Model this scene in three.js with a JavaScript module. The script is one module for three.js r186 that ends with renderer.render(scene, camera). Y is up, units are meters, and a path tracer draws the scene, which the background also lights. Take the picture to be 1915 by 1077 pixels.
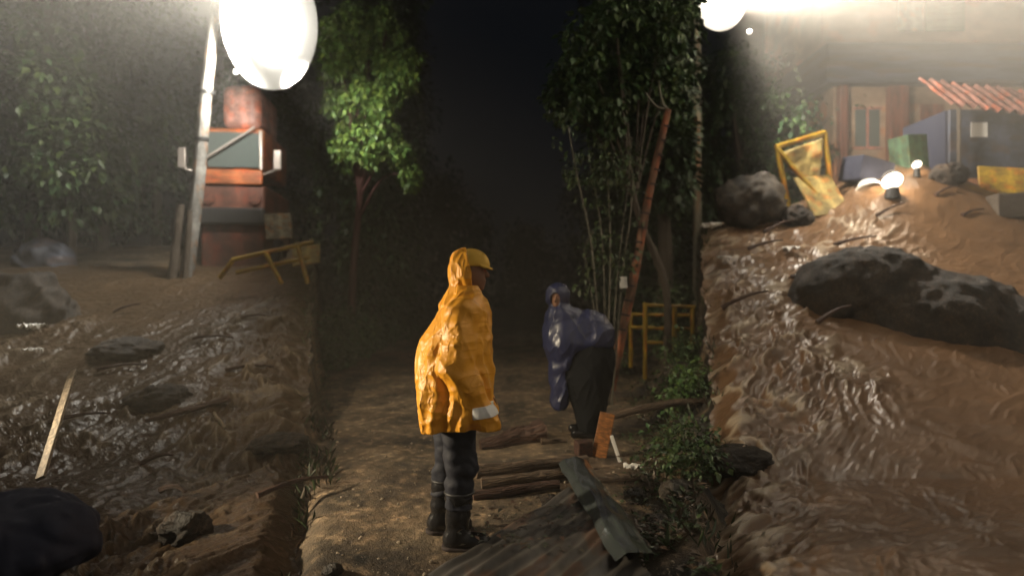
import * as THREE from 'three';
import { mergeGeometries, mergeVertices } from 'three/addons/utils/BufferGeometryUtils.js';
import { RoundedBoxGeometry } from 'three/addons/geometries/RoundedBoxGeometry.js';

// ------------------------------------------------------------------ camera, sky, lights
const scene = new THREE.Scene();
const EYE = 1.5;
const camera = new THREE.PerspectiveCamera(50, 1915 / 1077, 0.05, 400);
camera.position.set(0, EYE, 0);
camera.lookAt(0, EYE, -10);
camera.focus = 4.0; camera.userData.fStop = 0.8;   // phone lens focused on the near person

const renderer = new THREE.WebGLRenderer({ antialias: true });
renderer.setSize(1024, 575);
renderer.toneMapping = THREE.LinearToneMapping;
renderer.toneMappingExposure = 1.0;
renderer.shadowMap.enabled = true;

// small periodic value noise, used by the sky and by every texture
function hash(x, y, s) {
  let h = (x * 374761393 + y * 668265263 + s * 2147483647) | 0;
  h = Math.imul(h ^ (h >>> 13), 1274126177); h ^= h >>> 16;
  return (h >>> 0) / 4294967295;
}
function pnoise(x, y, per, s = 0) {
  const xi = Math.floor(x), yi = Math.floor(y), fx = x - xi, fy = y - yi;
  const u = fx * fx * (3 - 2 * fx), v = fy * fy * (3 - 2 * fy), m = (n) => ((n % per) + per) % per;
  const a = hash(m(xi), m(yi), s), b = hash(m(xi + 1), m(yi), s), c = hash(m(xi), m(yi + 1), s), d = hash(m(xi + 1), m(yi + 1), s);
  return a + (b - a) * u + (c - a) * v + (a - b - c + d) * u * v;
}
function pfbm(u, v, f, oct, s = 0) {
  let t = 0, a = 0.5, n = 0;
  for (let k = 0; k < oct; k++) { t += a * pnoise(u * f, v * f, f, s + k); n += a; a *= 0.5; f *= 2; }
  return t / n;
}
// night sky: low even cloud, a little blue
{
  const W = 128, H = 64, data = new Float32Array(W * H * 4);
  for (let j = 0; j < H; j++) for (let i = 0; i < W; i++) {
    const n = 0.8 + 0.4 * pfbm(i / W, j / H, 8, 4, 5), k = (j * W + i) * 4;
    data[k] = 0.0026 * n; data[k + 1] = 0.0036 * n; data[k + 2] = 0.0056 * n; data[k + 3] = 1;
  }
  const sky = new THREE.DataTexture(data, W, H, THREE.RGBAFormat, THREE.FloatType);
  sky.mapping = THREE.EquirectangularReflectionMapping; sky.magFilter = THREE.LinearFilter; sky.needsUpdate = true;
  scene.background = sky; scene.environment = sky;
}
// the moon behind the clouds: the one far light of this night
const moon = new THREE.DirectionalLight(0xbfd0ff, 0.012);
moon.position.set(-12, 30, 14); moon.target.position.set(0, 0, -10); moon.castShadow = true; moon.shadow.radius = 30;
moon.shadow.camera.left = -30; moon.shadow.camera.right = 30; moon.shadow.camera.top = 30; moon.shadow.camera.bottom = -30; moon.shadow.camera.far = 90;
scene.add(moon, moon.target);
scene.fog = new THREE.FogExp2(0xd8d4cc, 0.0105);   // rain haze

const LAMP_L = { cd: 40, color: new THREE.Color(1.0, 0.95, 0.85) };    // floodlight on the leaning pole
const LAMP_R = { cd: 140, color: new THREE.Color(1.0, 0.9, 0.76) };   // floodlight above the right torrent
const LAMP_S = { cd: 100, color: new THREE.Color(1.0, 0.82, 0.56) };   // added fill lamp and work lamp left of the frame

// ------------------------------------------------------------------ helpers
let seed = 7;
const rnd = () => { seed = (seed + 0x6D2B79F5) | 0; let t = Math.imul(seed ^ (seed >>> 15), 1 | seed); t = (t + Math.imul(t ^ (t >>> 7), 61 | t)) ^ t; return ((t ^ (t >>> 14)) >>> 0) / 4294967296; };
const rr = (a, b) => a + (b - a) * rnd();
const V = (x, y, z) => new THREE.Vector3(x, y, z);
const F = 1155;
const at = (px, py, d) => V((px - 957.5) / F * d, EYE - (py - 538.5) / F * d, -d);   // a point of the photograph at distance d
const S = (a, b, x) => { const t = Math.min(1, Math.max(0, (x - a) / (b - a))); return t * t * (3 - 2 * t); };
const L = (a, b, t) => a + (b - a) * t;
const P = new Uint8Array(512); { let q = 12345; const p = [...Array(256).keys()]; for (let i = 255; i > 0; i--) { q = (Math.imul(q, 1103515245) + 12345) >>> 0; const j = (q >>> 8) % (i + 1); [p[i], p[j]] = [p[j], p[i]]; } for (let i = 0; i < 512; i++) P[i] = p[i & 255]; }
function gr(h, x, y, z) { h &= 15; const u = h < 8 ? x : y, v = h < 4 ? y : h === 12 || h === 14 ? x : z; return ((h & 1) ? -u : u) + ((h & 2) ? -v : v); }
function noise(x, y, z = 0) {
  let X = Math.floor(x), Y = Math.floor(y), Z = Math.floor(z); x -= X; y -= Y; z -= Z; X &= 255; Y &= 255; Z &= 255;
  const f = (t) => t * t * t * (t * (t * 6 - 15) + 10), u = f(x), v = f(y), w = f(z);
  const A = P[X] + Y, AA = P[A] + Z, AB = P[A + 1] + Z, B = P[X + 1] + Y, BA = P[B] + Z, BB = P[B + 1] + Z;
  return L(L(L(gr(P[AA], x, y, z), gr(P[BA], x - 1, y, z), u), L(gr(P[AB], x, y - 1, z), gr(P[BB], x - 1, y - 1, z), u), v),
    L(L(gr(P[AA + 1], x, y, z - 1), gr(P[BA + 1], x - 1, y, z - 1), u), L(gr(P[AB + 1], x, y - 1, z - 1), gr(P[BB + 1], x - 1, y - 1, z - 1), u), v), w);
}
const fbm = (x, y, z, o = 4) => { let s = 0, a = 0.5; for (let k = 0; k < o; k++) { s += a * noise(x, y, z); x *= 2.03; y *= 2.03; z *= 2.03; a *= 0.5; } return s; };
const ridge = (x, y, z = 0) => 1 - Math.abs(noise(x, y, z)) * 2;

const taken = {};
const numbered = (n) => { taken[n] = (taken[n] ?? -1) + 1; return taken[n] ? `${n}_${String(taken[n]).padStart(3, '0')}` : n; };
const shade = (o) => { o.traverse((m) => { if (m.isMesh) { m.castShadow = true; m.receiveShadow = true; } }); return o; };
function thing(name, label, category, pos = V(0, 0, 0), group) {
  const o = new THREE.Group(); o.name = numbered(name); o.position.copy(pos); o.userData = { label, category };
  if (group) o.userData.group = group; scene.add(o); return o;
}
function part(name, geo, mat, parent, label) {
  const m = new THREE.Mesh(geo, mat); m.name = name; m.castShadow = m.receiveShadow = true;
  if (label) m.userData.label = label; parent.add(m); return m;
}
function single(name, geo, mat, label, category, pos, group) {
  const m = new THREE.Mesh(geo, mat); m.name = numbered(name); m.castShadow = m.receiveShadow = true;
  if (pos) m.position.copy(pos); m.userData = { label, category }; if (group) m.userData.group = group; scene.add(m); return m;
}
function structure(name, geo, mat, kind = 'structure', label) {
  const m = new THREE.Mesh(geo, mat); m.name = name; m.castShadow = m.receiveShadow = true; m.userData = { kind }; if (label) m.userData.label = label; scene.add(m); return m;
}
function tex(n, fn, srgb = false) {
  const data = new Uint8Array(n * n * 4);
  for (let j = 0; j < n; j++) for (let i = 0; i < n; i++) {
    const c = fn(i / n, j / n), k = (j * n + i) * 4, g = typeof c === 'number';
    for (let q = 0; q < 3; q++) data[k + q] = Math.max(0, Math.min(255, 255 * (g ? c : c[q]))); data[k + 3] = 255;
  }
  const t = new THREE.DataTexture(data, n, n); t.wrapS = t.wrapT = THREE.RepeatWrapping; t.magFilter = THREE.LinearFilter; t.minFilter = THREE.LinearMipmapLinearFilter; t.generateMipmaps = true;
  if (srgb) t.colorSpace = THREE.SRGBColorSpace; t.needsUpdate = true; return t;
}
const rep = (t, x, y) => { const c = t.clone(); c.repeat.set(x, y); c.needsUpdate = true; return c; };
const RGB = (r, g, b) => new THREE.Color().setRGB(r, g, b);
const std = (o) => new THREE.MeshStandardMaterial(o);
// several boxes / cylinders joined into one part
function bar(a, b, r, r2 = r, seg = 10) {
  const d = b.clone().sub(a), g = new THREE.CylinderGeometry(r2, r, d.length(), seg, 1);
  g.applyQuaternion(new THREE.Quaternion().setFromUnitVectors(V(0, 1, 0), d.normalize())); g.translate((a.x + b.x) / 2, (a.y + b.y) / 2, (a.z + b.z) / 2); return g;
}
const box = (w, h, d, x = 0, y = 0, z = 0, r = 0) => { const g = r ? new RoundedBoxGeometry(w, h, d, 2, r) : new THREE.BoxGeometry(w, h, d); g.translate(x, y, z); return g; };
const join = (list) => mergeGeometries(list.map((g) => { const q = g.index ? g.toNonIndexed() : g; for (const k of Object.keys(q.attributes)) if (!['position', 'normal', 'uv'].includes(k)) q.deleteAttribute(k); return q; }));
// tapered tube along points, with lumps
function limb(pts, r0, r1, { seg = 8, n = 24, lump = 0, f = 6, sd = 0 } = {}) {
  const c = new THREE.CatmullRomCurve3(pts), g = new THREE.TubeGeometry(c, n, 1, seg, false), p = g.attributes.position, uv = g.attributes.uv, len = c.getLength();
  for (let i = 0; i < p.count; i++) {
    const t = Math.floor(i / (seg + 1)) / n, o = c.getPointAt(t); let r = L(r0, r1, t);
    const dx = p.getX(i) - o.x, dy = p.getY(i) - o.y, dz = p.getZ(i) - o.z;
    r *= 1 + lump * noise(o.x * f + dx * 1.3 + sd, o.y * f + dy * 1.3, o.z * f + dz * 1.3);
    p.setXYZ(i, o.x + dx * r, o.y + dy * r, o.z + dz * r); uv.setXY(i, uv.getX(i) * len, uv.getY(i) * 6.3 * r0);
  }
  const caps = [0, n].map((k) => { const o = c.getPointAt(k / n), pos = [], ix = []; pos.push(o.x, o.y, o.z); for (let s = 0; s <= seg; s++) { const q = k * (seg + 1) + s; pos.push(p.getX(q), p.getY(q), p.getZ(q)); if (s) ix.push(0, k ? s : s + 1, k ? s + 1 : s); } const cg = new THREE.BufferGeometry(); cg.setAttribute('position', new THREE.Float32BufferAttribute(pos, 3)); cg.setAttribute('uv', new THREE.Float32BufferAttribute(new Float32Array(pos.length / 3 * 2), 2)); cg.setIndex(ix); cg.computeVertexNormals(); return cg; });
  g.computeVertexNormals(); return join([g, ...caps]);
}
// naive surface nets of a distance field
function nets(f, lo, hi, cell) {
  const n = [0, 1, 2].map((k) => Math.ceil((hi[k] - lo[k]) / cell) + 1), [nx, ny, nz] = n, val = new Float32Array(nx * ny * nz), id = (i, j, k) => i + nx * (j + ny * k);
  for (let k = 0; k < nz; k++) for (let j = 0; j < ny; j++) for (let i = 0; i < nx; i++) val[id(i, j, k)] = f(lo[0] + i * cell, lo[1] + j * cell, lo[2] + k * cell);
  const vid = new Int32Array(nx * ny * nz).fill(-1), pos = [], ix = [];
  const E = [[0, 1], [2, 3], [4, 5], [6, 7], [0, 2], [1, 3], [4, 6], [5, 7], [0, 4], [1, 5], [2, 6], [3, 7]];
  for (let k = 0; k < nz - 1; k++) for (let j = 0; j < ny - 1; j++) for (let i = 0; i < nx - 1; i++) {
    const c = []; let neg = 0; for (let q = 0; q < 8; q++) { const v = val[id(i + (q & 1), j + ((q >> 1) & 1), k + (q >> 2))]; c.push(v); if (v < 0) neg++; }
    if (!neg || neg === 8) continue;
    let x = 0, y = 0, z = 0, m = 0;
    for (const [a, b] of E) if ((c[a] < 0) !== (c[b] < 0)) { const t = c[a] / (c[a] - c[b]); x += L(a & 1, b & 1, t); y += L((a >> 1) & 1, (b >> 1) & 1, t); z += L(a >> 2, b >> 2, t); m++; }
    vid[id(i, j, k)] = pos.length / 3; pos.push(lo[0] + (i + x / m) * cell, lo[1] + (j + y / m) * cell, lo[2] + (k + z / m) * cell);
  }
  const quad = (a, b, c, d, flip) => { if (a < 0 || b < 0 || c < 0 || d < 0) return; flip ? ix.push(a, c, b, a, d, c) : ix.push(a, b, c, a, c, d); };
  for (let k = 1; k < nz - 1; k++) for (let j = 1; j < ny - 1; j++) for (let i = 1; i < nx - 1; i++) {
    const a = val[id(i, j, k)] < 0;
    if (a !== val[id(i + 1, j, k)] < 0) quad(vid[id(i, j - 1, k - 1)], vid[id(i, j, k - 1)], vid[id(i, j, k)], vid[id(i, j - 1, k)], !a);
    if (a !== val[id(i, j + 1, k)] < 0) quad(vid[id(i - 1, j, k - 1)], vid[id(i - 1, j, k)], vid[id(i, j, k)], vid[id(i, j, k - 1)], !a);
    if (a !== val[id(i, j, k + 1)] < 0) quad(vid[id(i - 1, j - 1, k)], vid[id(i, j - 1, k)], vid[id(i, j, k)], vid[id(i - 1, j, k)], !a);
  }
  const g = new THREE.BufferGeometry(); g.setAttribute('position', new THREE.Float32BufferAttribute(pos, 3));
  const uv = new Float32Array(pos.length / 3 * 2); for (let i = 0; i < pos.length / 3; i++) { uv[2 * i] = pos[3 * i] + pos[3 * i + 2] * 0.7; uv[2 * i + 1] = pos[3 * i + 1]; }
  g.setAttribute('uv', new THREE.BufferAttribute(uv, 2)); g.setIndex(ix); g.computeVertexNormals(); return g;
}
const smin = (a, b, k) => { const h = Math.max(0, Math.min(1, 0.5 + 0.5 * (b - a) / k)); return b + (a - b) * h - k * h * (1 - h); };
const cap = (x, y, z, a, b, ra, rb = ra) => {
  const bx = b[0] - a[0], by = b[1] - a[1], bz = b[2] - a[2], t = Math.max(0, Math.min(1, ((x - a[0]) * bx + (y - a[1]) * by + (z - a[2]) * bz) / (bx * bx + by * by + bz * bz)));
  return Math.hypot(x - a[0] - bx * t, y - a[1] - by * t, z - a[2] - bz * t) - L(ra, rb, t);
};
const ell = (x, y, z, c, r) => { const q = Math.hypot((x - c[0]) / r[0], (y - c[1]) / r[1], (z - c[2]) / r[2]); return (q - 1) * Math.min(...r); };

// ------------------------------------------------------------------ textures
const T = {};
T.dirt = tex(1024, (u, v) => {
  const a = pfbm(u, v, 6, 6, 1), b = pfbm(u, v, 40, 3, 9), g = hash(Math.floor(u * 512), Math.floor(v * 512), 4);
  const k = 0.5 + 0.6 * (a - 0.5) + 0.45 * (b - 0.5) + 0.16 * (g - 0.5) + (b > 0.68 ? 0.12 : 0), w = 0.03 * (pfbm(u, v, 9, 3, 30) - 0.5);
  return [k * 1.02 + w, k * 0.96, k * 0.88 - w];
}, true);
T.dirtBump = tex(1024, (u, v) => 0.4 * pfbm(u, v, 14, 5, 2) + 0.4 * pfbm(u, v, 90, 3, 3) + 0.2 * hash(Math.floor(u * 512), Math.floor(v * 512), 8));
T.fine = tex(512, (u, v) => pfbm(u, v, 10, 6, 12));
T.grain = tex(512, (u, v) => { const s = pfbm(u * 1, v, 4, 4, 20), l = pnoise(u * 4 + s * 1.2, v * 60, 64, 21), f = pnoise(u * 12, v * 220, 256, 22); const k = 0.42 + 0.32 * l + 0.2 * (f - 0.5) + 0.25 * (s - 0.5); return [k, k * 0.95, k * 0.88]; }, true);
T.crinkle = tex(512, (u, v) => { const a = 1 - Math.abs(pnoise(u * 9 + pfbm(u, v, 5, 3, 61), v * 7, 9, 60) - 0.5) * 2, b = 1 - Math.abs(pnoise(u * 22, v * 16 + pfbm(u, v, 6, 3, 63), 22, 62) - 0.5) * 2; return 0.55 * a * a + 0.3 * b * b + 0.15 * pfbm(u, v, 40, 3, 64); });
T.bark = tex(512, (u, v) => 0.5 * pfbm(u, v, 8, 5, 40) + 0.5 * Math.abs(pnoise(u * 6, v * 30 + 3 * pfbm(u, v, 4, 3, 42), 64, 41) - 0.5) * 2);
T.stain = tex(512, (u, v) => { const a = pfbm(u, v, 5, 6, 50), b = pfbm(u, v, 20, 4, 51), k = 0.62 + 0.5 * (a - 0.5) + 0.25 * (b - 0.5), r = S(0.52, 0.66, pfbm(u, v, 7, 5, 52)); return [k + 0.07 * r, k - 0.06 * r, k - 0.14 * r]; }, true);

// ------------------------------------------------------------------ terrain
const xL = (d) => -Math.max(1.0, 0.02 + 0.312 * d) + 0.09 * noise(d * 1.7, 4.2) * S(2, 5, d) + 0.04 * noise(d * 6, 9.1), xR = (d) => Math.max(0.98, 0.02 + 0.297 * d) + 0.09 * noise(d * 1.6, 14.2) * S(2, 5, d) + 0.04 * noise(d * 6, 19.1);
const hL = (d) => 0.02 + (d < 5 ? 0 : d < 10.5 ? 0.285 * (d - 5) : d < 16 ? 1.5675 + 0.2 * (d - 10.5) : 2.6675 + 0.05 * (d - 16)) ;
const hR = (d, x = 5) => 0.03 + (d < 4.6 ? 0 : d < 11 ? 0.39 * (d - 4.6) : d < 16 ? 2.496 + 0.12 * (d - 11) : 3.096 + 0.05 * (d - 16)) + 1.2 * Math.exp(-((x - 7.6) ** 2 / 4 + (d - 12) ** 2 / 2.2));
function H(x, z) {
  const d = -z;
  let y = 0.05 * fbm(x * 0.6, z * 0.6, 3) + 0.02 * fbm(x * 3, z * 3, 8, 3);
  y += 0.018 * Math.sin(x * 4 + 0.6 * noise(z * 0.3, 1)) * S(2, 5, d);                      // faint wheel ruts
  const toe = L(0.42, 0.19, S(3, 9, d)) * d - 0.85 * (1 - S(3, 9, d)), r = xR(d);
  y += S(toe, r - 0.05, x) * L(0.16, 0.5, S(3, 9, d)) * (1 + 0.5 * fbm(x * 1.6, z * 1.6, 5)) ;
  y = L(y, hR(d, x) - 0.12 + 0.14 * fbm(x * 0.8, z * 0.8, 2), S(r - 0.02, r + 0.14, x));
  y = L(y, hL(d) - 0.12 + 0.16 * fbm(x * 0.7, z * 0.7, 7), S(-xL(d) - 0.02, -xL(d) + 0.14, -x));
  return y;
}
{
  const xs = [], zs = [];
  for (let x = -14; x <= 14; x += Math.abs(x) < 3.2 ? 0.05 : 0.12) xs.push(x);
  for (let k = 1; k < 26; k++) { xs.push(14 + 0.2 * k * k); xs.unshift(-14 - 0.2 * k * k); }
  for (let z = 3; z > -300; z -= z > -9 ? 0.05 : z > -24 ? 0.12 : 0.02 * -z) zs.push(z);
  for (let k = 1; k < 14; k++) zs.unshift(3 + 0.25 * k * k);
  const nx = xs.length, nz = zs.length, pos = new Float32Array(nx * nz * 3), uv = new Float32Array(nx * nz * 2), col = new Float32Array(nx * nz * 3), ix = [];
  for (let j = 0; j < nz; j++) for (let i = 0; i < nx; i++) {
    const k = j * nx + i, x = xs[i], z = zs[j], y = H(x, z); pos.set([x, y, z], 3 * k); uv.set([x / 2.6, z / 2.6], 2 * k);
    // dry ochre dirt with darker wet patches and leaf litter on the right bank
    const wet = S(0.02, 0.3, fbm(x * 0.55, z * 1.1, 11, 4) + 0.08), bank = S(0.12, 0.3, fbm(x * 1.3, z * 1.3, 20) + 0.25) * S(0.0, 0.25, x - (L(0.42, 0.19, S(3, 9, -z)) * -z - 0.85 * (1 - S(3, 9, -z)))), far = S(0.0, 0.14, fbm(x * 0.9, z * 0.5, 44, 4) + 0.25 - Math.hypot((x + 2.2) / 3.2, (z + 17) / 7) * 0.3);   // red glow on the road, painted into the ground colour
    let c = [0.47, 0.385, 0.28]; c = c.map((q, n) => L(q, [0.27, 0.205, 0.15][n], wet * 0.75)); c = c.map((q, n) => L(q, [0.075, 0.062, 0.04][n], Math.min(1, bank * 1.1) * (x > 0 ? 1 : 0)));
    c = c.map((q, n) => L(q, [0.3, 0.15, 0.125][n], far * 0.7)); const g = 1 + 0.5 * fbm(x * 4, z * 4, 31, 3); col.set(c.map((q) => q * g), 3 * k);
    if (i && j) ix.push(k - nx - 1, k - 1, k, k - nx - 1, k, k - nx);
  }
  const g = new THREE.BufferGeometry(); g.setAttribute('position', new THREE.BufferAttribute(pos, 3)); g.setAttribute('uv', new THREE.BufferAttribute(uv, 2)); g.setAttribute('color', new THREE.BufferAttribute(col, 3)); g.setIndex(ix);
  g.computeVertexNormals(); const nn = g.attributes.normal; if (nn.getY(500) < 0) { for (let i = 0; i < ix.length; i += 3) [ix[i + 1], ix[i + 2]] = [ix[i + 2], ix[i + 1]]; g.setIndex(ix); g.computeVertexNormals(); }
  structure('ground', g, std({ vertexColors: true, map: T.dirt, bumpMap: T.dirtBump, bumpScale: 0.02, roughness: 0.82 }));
}
// muddy torrents: real waves and clots of foam
function wave(x, d, sd) {
  const wx = 0.5 * fbm(x * 0.9, d * 0.7, sd, 3), wd = 0.5 * fbm(x * 0.9 + 9, d * 0.7, sd + 4, 3), p = x * 0.82 + d * 0.57 * (sd > 9 ? 1 : -0.5), r = d * 0.82 - x * 0.57 * (sd > 9 ? 1 : -0.5), u = (sd > 9 ? p * 0.75 : p * 1.25) + wx, v = (sd > 9 ? r * 1.35 : r * 0.7) + wd;
  const a = ridge(u * 0.9, v * 0.9, sd), b = ridge(u * 2.6 + a * 0.6, v * 2.3, sd + 1), c = ridge(u * 6.5 + b * 0.8, v * 5.8, sd + 2), e = ridge(u * 14 + c * 0.5, v * 13, sd + 3), g = noise(u * 33, v * 31, sd + 5);
  return [0.075 * a + 0.055 * b * (0.5 + 0.5 * a) + 0.036 * c * (0.4 + b * 0.6) + 0.026 * e * (0.4 + 0.6 * c) + 0.012 * g, b, c];
}
function torrent(name, edge, far, h, d0, d1, nu, nv, sd, calm, mat) {
  // colours: muddy water, foam
  const pos = [], uv = [], col = [], ix = [];
  for (let j = 0; j <= nv; j++) {
    const d = L(d0, d1, Math.pow(j / nv, 1.5));
    for (let i = 0; i <= nu; i++) {
      const x = L(edge(d), far(d), i / nu), [w, b, c] = wave(x, d, sd), k = calm(x, d), e = S(0, 0.05, i / nu) * S(0, 0.03, 1 - j / nv);
      pos.push(x, h(d, x) + 0.03 + (w - 0.08) * k * L(0.3, 1, e) - 0.12 * (1 - e), -d); uv.push(x / 1.7, d / 1.7);
      const foam = S(0.60, 0.9, b * 0.45 + c * 0.5 + 0.5 * fbm(x * 1.2, d, sd + 7)) * S(0.35, 0.8, k), g = 1 + 0.45 * fbm(x * 2.2, d * 2.2, sd, 3);
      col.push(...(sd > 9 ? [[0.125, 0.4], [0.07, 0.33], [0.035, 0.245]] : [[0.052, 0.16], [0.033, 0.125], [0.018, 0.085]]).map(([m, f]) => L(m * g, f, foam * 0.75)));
      const q = j * (nu + 1) + i; if (i && j) ix.push(q - nu - 2, q - 1, q, q - nu - 2, q, q - nu - 1);
    }
  }
  const g = new THREE.BufferGeometry(); g.setAttribute('position', new THREE.Float32BufferAttribute(pos, 3)); g.setAttribute('uv', new THREE.Float32BufferAttribute(uv, 2)); g.setAttribute('color', new THREE.Float32BufferAttribute(col, 3)); g.setIndex(ix); g.computeVertexNormals();
  if (g.attributes.normal.getY(Math.floor(pos.length / 6)) < 0) { for (let i = 0; i < ix.length; i += 3) [ix[i + 1], ix[i + 2]] = [ix[i + 2], ix[i + 1]]; g.setIndex(ix); g.computeVertexNormals(); }
  structure(name, g, mat);
}
const waterMat = new THREE.MeshPhysicalMaterial({ specularIntensity: 0.4, vertexColors: true, roughness: 0.36, bumpMap: rep(T.fine, 3, 3), bumpScale: 0.02 });
const waterMatR = std({ vertexColors: true, roughness: 0.36, bumpMap: T.fine, bumpScale: 0.012 });
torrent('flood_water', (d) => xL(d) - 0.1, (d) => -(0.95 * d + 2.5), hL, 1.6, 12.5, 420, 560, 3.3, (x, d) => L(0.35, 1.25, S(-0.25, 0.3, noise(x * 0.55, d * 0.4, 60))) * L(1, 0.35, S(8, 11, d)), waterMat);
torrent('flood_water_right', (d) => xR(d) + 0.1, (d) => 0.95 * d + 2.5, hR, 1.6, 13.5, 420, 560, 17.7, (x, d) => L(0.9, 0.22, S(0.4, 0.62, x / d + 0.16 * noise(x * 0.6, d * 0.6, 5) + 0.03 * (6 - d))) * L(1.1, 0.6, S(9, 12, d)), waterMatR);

// ------------------------------------------------------------------ materials
const M = {
  glare_reflector: std({ color: RGB(0.85, 0.85, 0.83), roughness: 0.6, side: THREE.DoubleSide }),
  bark: std({ color: RGB(0.075, 0.058, 0.042), bumpMap: T.bark, bumpScale: 0.02, roughness: 0.85 }),
  barkPale: std({ color: RGB(0.16, 0.145, 0.11), bumpMap: T.bark, bumpScale: 0.012, roughness: 0.8 }),
  log: std({ color: RGB(0.36, 0.27, 0.2), map: rep(T.grain, 1.5, 6), bumpMap: rep(T.bark, 2, 5), bumpScale: 0.03, roughness: 0.7 }),
  logRed: std({ color: RGB(0.2, 0.11, 0.085), map: rep(T.grain, 1.5, 6), bumpMap: rep(T.bark, 2, 5), bumpScale: 0.03, roughness: 0.65 }),
  plank: std({ color: RGB(0.55, 0.49, 0.41), map: T.grain, bumpMap: T.grain, bumpScale: 0.003, roughness: 0.6 }),
  board: std({ color: RGB(0.62, 0.27, 0.08), map: T.grain, roughness: 0.55 }),
  coat: new THREE.MeshPhysicalMaterial({ color: RGB(0.85, 0.38, 0.022), roughness: 0.48, bumpMap: rep(T.crinkle, 1.6, 1.6), bumpScale: 0.012, clearcoat: 0.1, clearcoatRoughness: 0.3 }),
  cap: std({ color: RGB(0.66, 0.4, 0.05), roughness: 0.7 }),
  skin: std({ color: RGB(0.24, 0.12, 0.07), roughness: 0.55 }),
  trousers: std({ color: RGB(0.006, 0.008, 0.019), roughness: 0.75, bumpMap: T.fine, bumpScale: 0.004 }),
  boot: std({ color: RGB(0.016, 0.016, 0.018), roughness: 0.22 }),
  bootCuff: std({ color: RGB(0.025, 0.025, 0.028), roughness: 0.5 }),
  band: std({ color: RGB(0.95, 0.95, 0.93), roughness: 0.3 }),
  tarp: new THREE.MeshPhysicalMaterial({ color: RGB(0.017, 0.022, 0.07), roughness: 0.45, clearcoat: 0.3, clearcoatRoughness: 0.22 }),
  black: new THREE.MeshPhysicalMaterial({ color: RGB(0.006, 0.007, 0.009), roughness: 0.85, specularIntensity: 0.3 }),
  yellow: std({ color: RGB(0.82, 0.52, 0.035), map: T.stain, roughness: 0.45 }),
  yellowPale: std({ color: RGB(0.75, 0.58, 0.2), map: T.stain, roughness: 0.6, side: THREE.DoubleSide }),
  redGlowTrunk: std({ color: RGB(0.07, 0.024, 0.02), bumpMap: T.bark, bumpScale: 0.01, roughness: 0.8 }),  // red glow on the trunk, put into its base colour
  redGlowPole: std({ color: RGB(0.62, 0.3, 0.17), map: T.stain, bumpMap: T.bark, bumpScale: 0.008, roughness: 0.7 }),  // reddish light on the pole, put into its base colour
  ring: std({ color: RGB(0.03, 0.02, 0.018), roughness: 0.8 }),
  concrete: std({ color: RGB(0.5, 0.48, 0.44), map: T.stain, roughness: 0.75 }),
  metal: std({ color: RGB(0.16, 0.145, 0.13), map: T.stain, bumpMap: T.fine, bumpScale: 0.01, roughness: 0.55 }),
  darkMetal: std({ color: RGB(0.05, 0.05, 0.05), metalness: 0.5, roughness: 0.45 }),
  greyPlastic: new THREE.MeshPhysicalMaterial({ color: RGB(0.055, 0.065, 0.066), roughness: 0.22, clearcoat: 0.7, clearcoatRoughness: 0.1, bumpMap: T.fine, bumpScale: 0.01 }),
  white: std({ color: RGB(0.8, 0.78, 0.74), roughness: 0.5, side: THREE.DoubleSide }),
  rock: std({ color: RGB(0.17, 0.15, 0.125), map: T.dirt, bumpMap: T.dirtBump, bumpScale: 0.02, roughness: 0.5 }),
  mud: std({ color: RGB(0.085, 0.058, 0.038), map: T.dirt, bumpMap: T.dirtBump, bumpScale: 0.03, roughness: 0.7 }),
  brick: std({ color: RGB(0.16, 0.07, 0.05), map: T.dirt, roughness: 0.8 }),
  orange: std({ color: RGB(0.72, 0.22, 0.07), map: T.stain, roughness: 0.45 }),
  pink: std({ color: RGB(0.78, 0.36, 0.28), map: T.stain, roughness: 0.5 }),
  rust: std({ color: RGB(0.28, 0.1, 0.06), map: T.stain, roughness: 0.6 }),
  wall: std({ color: RGB(0.62, 0.42, 0.28), map: T.stain, roughness: 0.8 }),
  wallPink: std({ color: RGB(0.6, 0.34, 0.25), map: T.stain, roughness: 0.8 }),
  cream: std({ color: RGB(0.72, 0.66, 0.5), map: T.stain, roughness: 0.7 }),
  blueGrey: std({ color: RGB(0.12, 0.14, 0.2), map: T.stain, roughness: 0.6 }),
  green: std({ color: RGB(0.1, 0.2, 0.11), map: T.stain, roughness: 0.6 }),
  paleGrey: std({ color: RGB(0.55, 0.56, 0.53), map: T.stain, roughness: 0.6 }),
  glassDark: std({ color: RGB(0.07, 0.085, 0.08), roughness: 0.12 }),
  chrome: std({ color: RGB(0.32, 0.28, 0.25), metalness: 0.3, roughness: 0.3 }),
  navy: std({ color: RGB(0.014, 0.017, 0.035), roughness: 0.85, bumpMap: T.fine, bumpScale: 0.01 }),
  leaf: std({ vertexColors: true, roughness: 0.48, side: THREE.DoubleSide }),
  pebble: std({ color: RGB(0.3, 0.26, 0.2), roughness: 0.8 }),
};

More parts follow.
